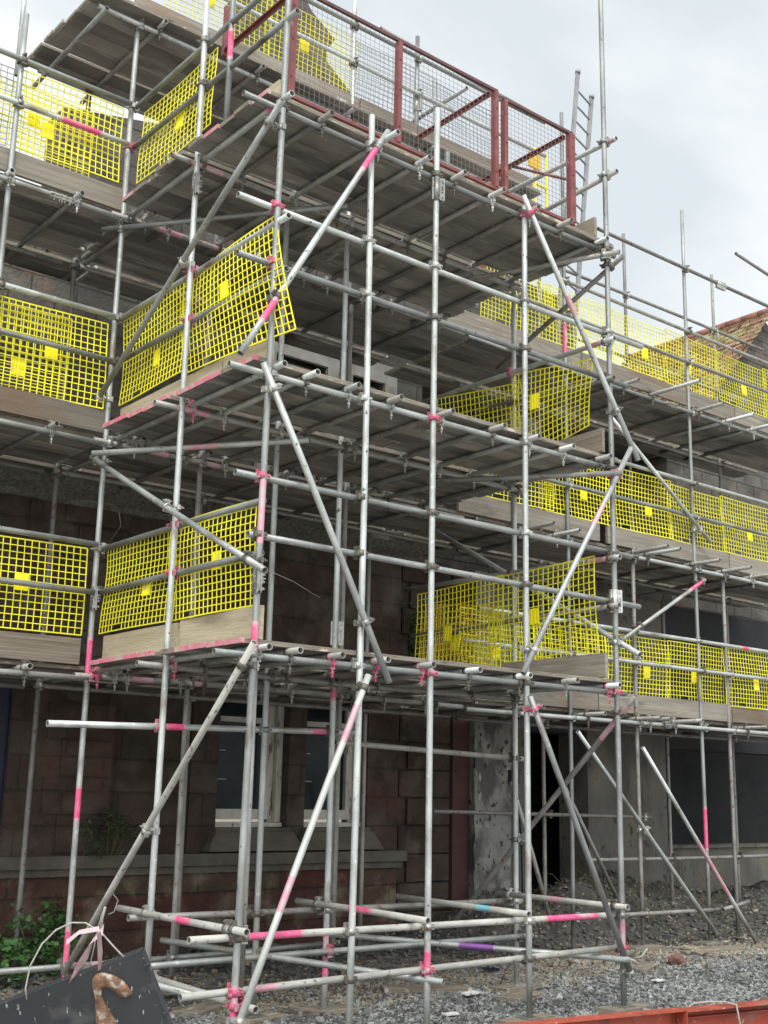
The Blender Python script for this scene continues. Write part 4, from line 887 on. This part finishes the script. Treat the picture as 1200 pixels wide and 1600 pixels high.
for z0, hgt, xs in ((3.0, .78, [8.95, 10.15, 11.36, 12.58, 13.80, 15.0]), (5.12, .80, [9.2, 10.35, 11.5, 12.72, 13.9, 15.1]), (7.34, .78, [9.25, 10.4, 11.55, 12.75, 13.95, 15.15])):
    for q, x0 in enumerate(xs):
        FR(x0, x0+1.25, z0+random.uniform(-.015, .015), z0+hgt+random.uniform(-.04, .02), 'yellow mesh guard, %s from the tower on the %s lift of the right run' % (['nearest', 'second', 'third', 'fourth', 'fifth', 'sixth'][q], lifts[z0]), 20,
           yy=Y+.012*(q % 2), nv=13, wire=.0070 if z0 > 7 else .0076, tagpos=(.45+.1*(q % 3), .42))
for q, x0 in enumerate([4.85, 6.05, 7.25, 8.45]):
    FR(x0, x0+1.24, 9.38, 10.16, 'mesh guard on the topmost deck, %s from the left' % ['first', 'second', 'third', 'fourth'][q], 20, yy=9.73+.012*(q % 2), tagpos=(.4, .5), wire=.0048, plate=q < 2, m='yellow' if q < 2 else 'mesh_grey')  # wires thinned, right-hand pair coloured grey: backlighting put into shape and colour

# ================================================================== MAROON FRAMES
def maroon_frame(x0, x1, z0, z1, y, label, side, mid=(), w0=.075, w1=.045):
    e = empty('edge_protection_frame', ((x0+x1)/2, y, z0), label, 'barrier', 'maroon edge protection frames')
    def p(name, fn, m='maroon'):
        bm = bmesh.new(); fn(bm); place(name, mesh(name, bm, [m]), Matrix.Identity(4), e)
    def chan(bm, x, w=.062):      # post: channel with two flanges
        box(bm, x-w/2, x+w/2, y-.028, y-.022, z0, z1); box(bm, x-w/2, x-w/2+.006, y-.022, y+.03, z0, z1); box(bm, x+w/2-.006, x+w/2, y-.022, y+.03, z0, z1)
        for zb in (z0+.15, z0+.5, z0+.8): cyl(bm, (x, y-.028, zb), (x, y-.036, zb), .009, 6)
    for x, w in ((x0, w0), *mid, (x1, w1)): p('post', lambda bm: chan(bm, x, w))
    p('top_rail', lambda bm: box(bm, x0-.03, x1+.03, y-.015, y+.012, z1+.001, z1+.03), 'maroon_dark')
    p('bottom_rail', lambda bm: (box(bm, x0-.03, x1+.03, y-.02, y+.02, z0-.03, z0-.001)))
    def wires(bm):
        n = int((x1-x0)/.05)
        for i in range(1, n):
            x = x0+(x1-x0)*i/n; cyl(bm, (x, y+.014, z0), (x, y+.014, z1), .0016, 4, cap=False)
        for j in range(1, 19):
            z = z0+(z1-z0)*j/19; cyl(bm, (x0, y+.018, z), (x1, y+.018, z), .0016, 4, cap=False)
        for j in range(2): 
            pass
    p('wire_panel', wires, 'mesh_wire')
    for x, ya, yb in side:
        p('return_bar', lambda bm: (box(bm, x-.004, x+.004, ya, yb, z1-.045, z1), box(bm, x-.03, x-.004, ya, yb, z1-.008, z1)), 'maroon')
    return e
fa = maroon_frame(4.73, 7.03, 7.2, 8.18, 7.215, 'long maroon framed mesh barrier along the front of the top deck', [(7.0, 7.25, 8.3), (4.76, 7.25, 8.3)], mid=((5.86, .045),), w0=.07)
fb = maroon_frame(7.165, 8.08, 7.2, 8.15, 7.225, 'shorter maroon framed mesh barrier at the right end of the top deck', [(8.05, 7.27, 8.45)], w0=.045, w1=.075)
bm = bmesh.new(); box(bm, 4.73, 4.79, 8.305, 8.34, 8.12, 8.62); place('post', mesh('post', bm, ['maroon']), Matrix.Identity(4), fa)
bm = bmesh.new(); box(bm, 8.02, 8.08, 8.45, 8.51, 7.15, 8.15); box(bm, 7.95, 8.02, 8.43, 8.44, 7.95, 8.15); sweep(bm, [(8.05, 8.0, 8.12), (8.3, 7.4, 7.8)], .015, 6)
place('post', mesh('post', bm, ['maroon']), Matrix.Identity(4), fb)

# ================================================================== LADDER and small yellow gate
lad = empty('access_ladder', (11.3, 10.2, 7.1), 'aluminium ladder standing above the top deck beside the tallest upright', 'ladder')
def LP(s, t): # s 0/1 stile, t along
    a = Vector((11.02, 10.2, 7.1)); top = Vector((11.59, 10.2, 11.86)); w = Vector((.42, .10, -.04)); return a+(top-a)*t+w*s
for s in (0, 1):
    bm = bmesh.new(); d = LP(s, 1)-LP(s, 0); q = d.to_track_quat('Z', 'Y').to_matrix().to_4x4(); q.translation = LP(s, 0)
    ch = .012; L_ = d.length*(1 if s == 0 else .97)
    box(bm, -.014, .014, -.034, .034, 0, L_, M=q); cyl(bm, LP(s, 0)+d.normalized()*(L_-.03), LP(s, 0)+d.normalized()*(L_+.012), .04, 8)
    place('stile', mesh('stile', bm, ['alu']), Matrix.Identity(4), lad)
for k in range(1, 19):
    bm = bmesh.new(); cyl(bm, LP(0, k/19-.01), LP(1, k/19-.01), .014, 8); place('rung', mesh('rung', bm, ['alu']), Matrix.Identity(4), lad)
gate = empty('loading_gate', (10.5, 9.95, 9.18), 'small yellow steel gate standing on the top deck near the ladder', 'gate')
bm = bmesh.new()
for p0, p1 in (((10.37, 9.9, 9.2), (10.37, 9.9, 10.05)), ((10.75, 10.05, 9.2), (10.75, 10.05, 10.15)), ((10.37, 9.9, 10.05), (10.75, 10.05, 10.15)), ((10.37, 9.9, 9.55), (10.75, 10.05, 9.65))): cyl(bm, p0, p1, .02, 6)
place('gate_frame', mesh('gate_frame', bm, ['yellow_tag']), Matrix.Identity(4), gate)
bm = bmesh.new(); box(bm, 10.2, 10.42, 9.84, 9.86, 9.72, 9.92); MT['orange'] = mat('orange_plastic', (.60, .33, .02), (.62, .42, .04), rough=.5)
place('gate_plate', mesh('gate_plate', bm, ['orange']), Matrix.Identity(4), gate)
# black plastic handles (debris) on top deck edge skipped: nothing legible there

# ================================================================== GROUND OBJECTS
def pad(x, y, a, l=.55, w=.225, label='', pinky=False, h=.038):
    bm = bmesh.new(); n = 4
    me = board_mesh(l, w, h, under='wood_edge')
    mw = T(x, y, gz(x, y)+.02) @ Matrix.Rotation(a, 4, 'Z') @ T(-l/2, 0, 0)
    return tag(place('sole_board', me, mw), label, 'board', 'timber sole boards')
pads = [(4.53, F, .1, 'timber pad under the front left corner upright'), (5.49, F, .2, 'timber pad under the second front upright'), (6.215, F, -.1, 'timber pad under the third front upright'), (7.295, F, .0, 'timber pad under the fourth front upright'),
        (8.435, F, .1, 'timber pad under the tallest upright'), (4.55, 8.33, .3, 'timber pad under the middle upright of the left face'), (5.53, 8.38, .1, 'timber pad under the middle upright inside the tower at left'),
        (6.22, 8.38, -.2, 'timber pad under the pink banded middle upright inside the tower'), (8.44, 8.38, .1, 'pad under the middle upright of the right face'), (10.68, 9.7, .15, 'timber pad with pink paint under the first upright of the right run'),
        (3.44, 9.7, .2, 'timber pad under the leftmost upright'), (4.56, 9.72, 0, 'timber pad under the inner corner upright'), (13.21, 9.7, .1, 'timber pad under the tall upright of the right run'), (11.9, 9.7, 0, 'timber pad under the thin upright of the right run')]
for x, y, a, lab in pads: pad(x, y, a, label=lab)
for i, (x, y, a, l, lab) in enumerate([(7.6, 8.7, -.5, .8, 'grey plank lying on the slate behind the second foot tie'), (5.6, 9.1, .5, .9, 'wide weathered plank lying behind the left foot ties'), (8.1, 8.0, .3, .5, 'short plank lying flat inside the tower at right'),
       (10.5, 8.6, .4, .55, 'brown wood offcut on the tan gravel'), (12.6, 9.2, -.2, .9, 'long thin plank near the foot of the far right brace')]): pad(x, y, a, l, label=lab)
# small site litter
r_ = random.Random(11)
for x, y, w, c, lab in [(7.75, 8.25, .16, 'whitewash', 'white paper scrap on the slate inside the tower at right of the third upright'), (6.9, 7.6, .11, 'whitewash', 'small white scrap between the two front foot ties'), (9.9, 7.9, .10, 'whitewash', 'white chip of plaster right of the tallest upright'),
      (12.3, 9.3, .2, 'stone_chip_tan', 'flat pale stone at the foot of the rubble bank'), (13.9, 9.2, .18, 'stone_chip_tan', 'pale lump of stone near the far right uprights'), (10.1, 9.2, .22, 'wood_edge', 'broken brown stick on the tan gravel'), (11.9, 8.9, .3, 'wood_edge', 'long broken stick on the tan gravel at right'),
      (5.2, 8.0, .22, 'wood_edge', 'thin wood offcut inside the tower at left'), (8.9, 9.2, .14, 'blue', 'small crumpled blue wrapper in the rubble')]:
    bm = bmesh.new(); bmesh.ops.create_grid(bm, x_segments=7, y_segments=4, size=.5)
    for v in bm.verts: v.co = Vector((v.co.x*w*(1+.3*r_.random()), v.co.y*w*(.22 if c == 'wood_edge' else .6)*(1+.4*r_.random()), .02*r_.random()*(w*5)+.01))
    bmesh.ops.solidify(bm, geom=bm.faces[:], thickness=.012)
    o = place('litter_scrap', mesh('litter_scrap', bm, [c]), T(x, y, gz(x, y)+.025) @ Matrix.Rotation(r_.random()*6, 4, 'Z')); tag(o, lab, 'debris')
# brick lump, pipe offcut
bm = bmesh.new(); bmesh.ops.create_icosphere(bm, subdivisions=3, radius=.1)
for v in bm.verts: v.co = Vector((v.co.x*1.2, v.co.y*.8, v.co.z*.7+.05))*(1+.3*noise.noise(v.co*14))
MT['brick'] = mat('broken_red_brick', (.13, .06, .05), (.20, .11, .09), rough=.9, scale=9, bump=.4)
tag(place('broken_brick', mesh('broken_brick', bm, ['brick']), T(11.05, 8.55, .015)), 'broken red brick lying on the tan gravel', 'brick')
# red oxide beam bottom right
beam = empty('steel_beam', (8.0, 5.9, 0), 'red oxide painted steel channel beam lying at the lower right corner', 'beam')
d = (Vector((8.75, 5.9, 0))-Vector((6.28, 6.29, 0))).normalized(); Mx = Matrix((d, Vector((0, 0, 1)).cross(d), Vector((0, 0, 1)))).transposed().to_4x4(); Mx.translation = Vector((5.2, 6.47, 0))
bm = bmesh.new(); L_ = 2.62
box(bm, 0, L_, .0, .012, .02, .20, M=Mx); box(bm, 0, L_, -.11, -.001, .212, .222, M=Mx); box(bm, 0, L_, .001, .012, .201, .222, M=Mx); box(bm, 0, L_, -.11, .0, .02, .032, M=Mx)
place('channel', mesh('channel', bm, ['redoxide']), Matrix.Identity(4), beam)
bm = bmesh.new()
box(bm, L_+.01, L_+2.0, .01, .022, .02, .20, M=Mx); box(bm, L_+.01, L_+2.0, -.12, .009, .206, .218, M=Mx); box(bm, L_+.01, L_+2.0, -.12, .009, .02, .03, M=Mx); box(bm, L_+.004, L_+.009, -.12, .02, .02, .222, M=Mx)
box(bm, L_+.02, L_+2.0, -.06, .008, .15, .156, M=Mx)
place('channel', mesh('channel', bm, ['redoxide']), Matrix.Identity(4), beam)
bm = bmesh.new(); q = lambda a, b, c: Mx @ Vector((a, b, c))
sweep(bm, [q(L_-.05, .5, .02), q(L_+.05, .3, .05), q(L_+.12, .1, .15), q(L_+.22, .03, .235), q(L_+.36, .02, .238), q(L_+.46, -.04, .24), q(L_+.50, -.132, .232), q(L_+.51, -.14, .15), q(L_+.52, -.15, .05), q(L_+.60, -.2, .02)], .008, 8)
tag(place('rope', mesh('rope', bm, ['rope']), Matrix.Identity(4)), 'pale rope looped over the red steel beam', 'rope')
bm = bmesh.new(); c = Vector((8.44, 7.06, .40))
pts = [c+Vector((.055*math.cos(t), .075*math.sin(t)-.02, .02*math.sin(t*2))) for t in [6.6*k/16 for k in range(17)]]+[c+Vector((.1, -.07, .03)), c+Vector((.15, -.1, .1))]
sweep(bm, pts, .009, 6); tag(place('rope', mesh('rope', bm, ['rope']), Matrix.Identity(4)), 'short rope tied round the foot of the tallest upright', 'rope')

# black steel container with rusty hook, tilted, bottom left
cont = empty('steel_container', (1.75, 4.1, 0), 'tilted black steel container corner with a rusty hook in the lower left corner', 'container')
C0 = Vector((2.35, 4.36, 1.13)); ex = (Vector((2.35, 4.36, 1.13))-Vector((1.96, 4.73, .92))).normalized()
# panel axes: towards upper left edge and down the right edge, facing the viewer
e1 = Vector((1.96, 4.73, .92))-C0; e1.normalize(); e2 = Vector((2.48, 4.34, .87))-C0; e2 = (e2-e1*e2.dot(e1)).normalized(); nn = e1.cross(e2).normalized()
if nn.dot(-C0+Vector((0, 0, EYE))) < 0: nn = -nn
Mx = Matrix((e1, e2, nn)).transposed().to_4x4(); Mx.translation = C0
bm = bmesh.new()
box(bm, 0, 1.25, 0, 1.15, -.012, 0, M=Mx); box(bm, -.003, 1.25, -.006, -.0005, -.05, .001, M=Mx); box(bm, -.007, -.0005, 0, 1.15, -.05, .001, M=Mx); vb = box(bm, 0, 1.25, 0, 1.15, -.45, -.013); [setattr(v_, 'co', Vector((v_.co.x+(.32 if v_.co.x < .1 else 0), v_.co.y+(.40 if v_.co.y < .1 else 0), v_.co.z)) if v_.co.z < -.2 else v_.co) for v_ in vb]; [setattr(v_, 'co', Mx @ v_.co) for v_ in vb]
for k in range(6): cyl(bm, Mx @ Vector((.0, .05+k*.2, .006)), Mx @ Vector((-.02, .05+k*.2, .006)), .008, 6)
place('plate', mesh('plate', bm, ['blacksteel']), Matrix.Identity(4), cont)
# hook: thick iron bar bent over, outline with rounded thickness
bm = bmesh.new()
outer = [(.256, .195), (.235, .14), (.219, .085), (.217, .050), (.205, .025), (.188, .014), (.170, .015), (.152, .023), (.130, .037), (.112, .057), (.098, .078), (.089, .100), (.083, .134)]
inner = [(.176, .226), (.188, .168), (.194, .130), (.196, .105), (.192, .088), (.183, .072), (.172, .073), (.164, .076), (.156, .081), (.149, .090), (.142, .101), (.136, .114), (.127, .130)]
outer = [(.285, .27)]+outer; inner = [(.150, .30)]+inner
rowsv = []
for i, ((a, b), (c_, d_)) in enumerate(zip(outer, inner)):
    row = []
    for j in range(9):
        t = j/8; zz = .020*math.sin(math.pi*min(1, max(0, t*.9+.05)))**.5+.004*noise.noise((a*40, b*40, j))
        row.append(bm.verts.new((a+(c_-a)*t, b+(d_-b)*t, zz)))
    row += [bm.verts.new((c_, d_, -.002)), bm.verts.new((a, b, -.002))]
    rowsv.append(row)
for A, B_ in zip(rowsv, rowsv[1:]):
    for k in range(11):
        f = bm.faces.new((A[k], A[(k+1) % 11], B_[(k+1) % 11], B_[k])); f.smooth = k < 8
bm.faces.new(rowsv[0]); bm.faces.new(rowsv[-1][::-1])
for v in bm.verts: v.co = Mx @ v.co
bmesh.ops.recalc_face_normals(bm, faces=bm.faces[:])
place('hook', mesh('hook', bm, ['rust']), Matrix.Identity(4), cont)
bm = bmesh.new(); q = lambda a, b, c: Mx @ Vector((a, b, c))
for k, w in enumerate((.10, .075)):
    pts = [(.21+.03*math.cos(t)+0, .36+.022*math.sin(t)) for t in [6.283*i/14 for i in range(14)]]
cyl(bm, q(.08, .285, 0), q(.08, .285, .02), .045, 14)
if False: place('lug', mesh('lug', bm, ['rust']), Matrix.Identity(4), cont)
# rope from the container to the pole foot, and ribbon
bm = bmesh.new()
sweep(bm, [q(.47, .01, .0), q(.46, -.03, .0), q(.42, -.10, -.02), q(.36, -.155, -.05), q(.30, -.18, -.08), q(.24, -.18, -.1), q(.19, -.16, -.1), q(.14, -.11, -.08), q(.10, -.05, -.04), q(.07, -.0, -.02)], .0034, 8)
sweep(bm, [q(.14, -.10, -.05), q(.10, -.17, -.03), q(.07, -.21, -.02)], .005, 6)
tag(place('rope', mesh('rope', bm, ['rope']), Matrix.Identity(4)), 'grey rope arching from the black steel container to the foot of the brace', 'rope')
bm = bmesh.new()
def strip(pts, w):
    prev = None
    for i, (p, n_) in enumerate(pts):
        a, b = bm.verts.new(p-n_*w/2), bm.verts.new(p+n_*w/2)
        if prev: bm.faces.new((prev[0], a, b, prev[1])).smooth = True
        prev = (a, b)
strip([(q(.11, -.13, -.03), Vector((.2, .3, .9)).normalized()), (q(.16, -.11, -.01), Vector((.5, .1, .6)).normalized()), (q(.22, -.05, .0), Vector((.7, -.2, .3)).normalized()), (q(.28, .0, .005), Vector((.3, -.5, .7)).normalized())], .045)
strip([(q(.12, -.14, -.02), Vector((0, .3, .9))), (q(.19, -.16, .0), Vector((.2, .2, .8))), (q(.25, -.14, .0), Vector((.0, .1, 1)))], .02)
strip([(q(.12, -.13, .0), Vector((.8, .1, .3))), (q(.14, -.06, .01), Vector((.9, -.1, .1))), (q(.165, .0, .015), Vector((.7, .2, .2)))], .022)
bmesh.ops.solidify(bm, geom=bm.faces[:], thickness=.0015)
tag(place('ribbon', mesh('ribbon', bm, ['ribbon']), Matrix.Identity(4)), 'faded pink ribbon knotted round the rope above the black container', 'ribbon')
# thin wire with a hooked end by the wall
bm = bmesh.new(); sweep(bm, [(5.0, 10.2, .15), (5.12, 10.3, .55), (5.17, 10.3, .78), (5.22, 10.28, .82), (5.27, 10.26, .76), (5.24, 10.26, .66), (5.19, 10.27, .64)], .006, 6)
tag(place('wire_hook', mesh('wire_hook', bm, ['rope']), Matrix.Identity(4)), 'thin wire with a curled top end standing behind the inner corner upright', 'wire')
# tie wires hanging on rails
for i, (p0, p1, p2, lab) in enumerate([((4.6, 9.62, 3.83), (4.66, 9.5, 4.0), (4.63, 9.5, 4.12), 'thin wire tail above the inner corner of the first lift'), ((4.6, 7.1, 3.3), (4.85, 7.05, 3.22), (5.05, 7.0, 3.12), 'thin red wire tail by the corner upright of the first lift')]):
    bm = bmesh.new(); sweep(bm, [p0, p1, p2], .0018, 5); tag(place('tie_wire', mesh('tie_wire', bm, ['mesh_wire']), Matrix.Identity(4)), lab, 'wire')

# ================================================================== PLANTS
def plant(name, loc, rx, ry, h, n, ls, label, m='leaf', fern=False, seed=0, group=None, wall=False):
    r = random.Random(seed); e = empty(name, loc, label, 'plant', group); bm = bmesh.new(); stems = bmesh.new()
    P0 = Vector(loc)
    clumps = [(r.gauss(0, .45)*rx, r.gauss(0, .45)*ry, h*r.uniform(.25, .95)) for _ in range(max(6, n//45))]
    for cx, cy, cz in clumps:
        sweep(stems, [P0+Vector((cx*.3, cy*.3, 0 if not wall else h*.4)), P0+Vector((cx*.7, cy*.8, cz*.6)), P0+Vector((cx, cy, cz))], .004, 4)
    for i in range(n):
        cx, cy, cz = r.choice(clumps); s = ls*r.uniform(.5, 1.25)
        c = Vector((cx+r.gauss(0, .16)*rx, cy+r.gauss(0, .2)*ry, max(.01, cz+r.gauss(0, .13)*h)))+P0
        d = Vector((r.gauss(0, 1), r.gauss(0, 1)-.5, r.gauss(-.1, .5))).normalized(); nrm = (Vector((r.gauss(0, .5), r.gauss(-.35, .5), 1))).normalized()
        sd_ = d.cross(nrm).normalized(); nrm = sd_.cross(d)
        if fern: prof = [(0, .0), (.25, .16), (.5, .2), (.8, .1), (1, 0)]
        else: prof = [(0, .05), (.15, .36), (.4, .46), (.75, .26), (1, 0)]
        L1, R1, Mi = [], [], []
        for t, w in prof:
            cen = c+d*s*t-nrm*s*.25*t*t
            Mi.append(bm.verts.new(cen-nrm*.06*s)); L1.append(bm.verts.new(cen+sd_*w*s)); R1.append(bm.verts.new(cen-sd_*w*s))
        for k in range(len(prof)-1):
            for a, b in ((L1, Mi), (Mi, R1)):
                bm.faces.new((a[k], b[k], b[k+1], a[k+1])).smooth = True
    place('foliage', mesh('foliage', bm, [m]), Matrix.Identity(4), e); place('stems', mesh('stems', stems, ['stem']), Matrix.Identity(4), e)
plant('leafy_bush', (5.0, 11.1, 0), .42, .26, .62, 900, .05, 'broad leaved bush against the wall behind the inner corner upright', 'leaf', seed=1)
plant('leafy_bush', (4.1, 10.75, 0), .38, .28, .5, 480, .065, 'bright green bush behind the leftmost upright at the frame edge', 'leaf', seed=2)
plant('wall_fern', (5.72, 11.42, 1.05), .34, .10, .42, 420, .05, 'dark fern growing out of the wall above the sill course', 'leaf_dark', fern=True, seed=3)
plant('low_weeds', (6.75, 11.0, 0), .35, .2, .3, 260, .045, 'low green weeds at the wall foot behind the left brace', 'leaf_dark', seed=4)
plant('hanging_creeper', (9.75, 11.45, 3.1), .16, .08, .9, 260, .07, 'dark creeper hanging on the wall beyond the first lift', 'leaf_dark', seed=5)
#plant('hanging_creeper', (15.9, 11.55, 1.3), .2, .1, .6, 240, .07, 'dark creeper on the wall at the far right edge', 'leaf_dark', seed=6)
plant('dead_twigs', (12.9, 10.4, .2), .5, .3, .45, 24, .03, 'dry twigs sticking out of the rubble bank', 'stem', fern=True, seed=7)
def twigs(cx, cy, n, seed, label):
    r = random.Random(seed); bm = bmesh.new()
    for i in range(n):
        x, y = cx+r.uniform(-1.6, 1.6), cy+r.uniform(-.4, .4); z = mound_h(x, y); a = r.random()*6.28; l = r.uniform(.15, .6)
        p = Vector((x, y, z)); d = Vector((math.cos(a), math.sin(a)*.5, r.uniform(.0, .5)))*l
        sweep(bm, [p, p+d*.5+Vector((0, 0, .06)), p+d], .004, 4)
    tag(place('dry_roots', mesh('dry_roots', bm, ['stem']), Matrix.Identity(4)), label, 'roots', kind='stuff')
twigs(11.3, 11.0, 60, 1, 'dry roots and twigs tangled in the rubble bank')
twigs(14.0, 10.8, 60, 2, 'dry roots and twigs at the far right of the rubble bank')
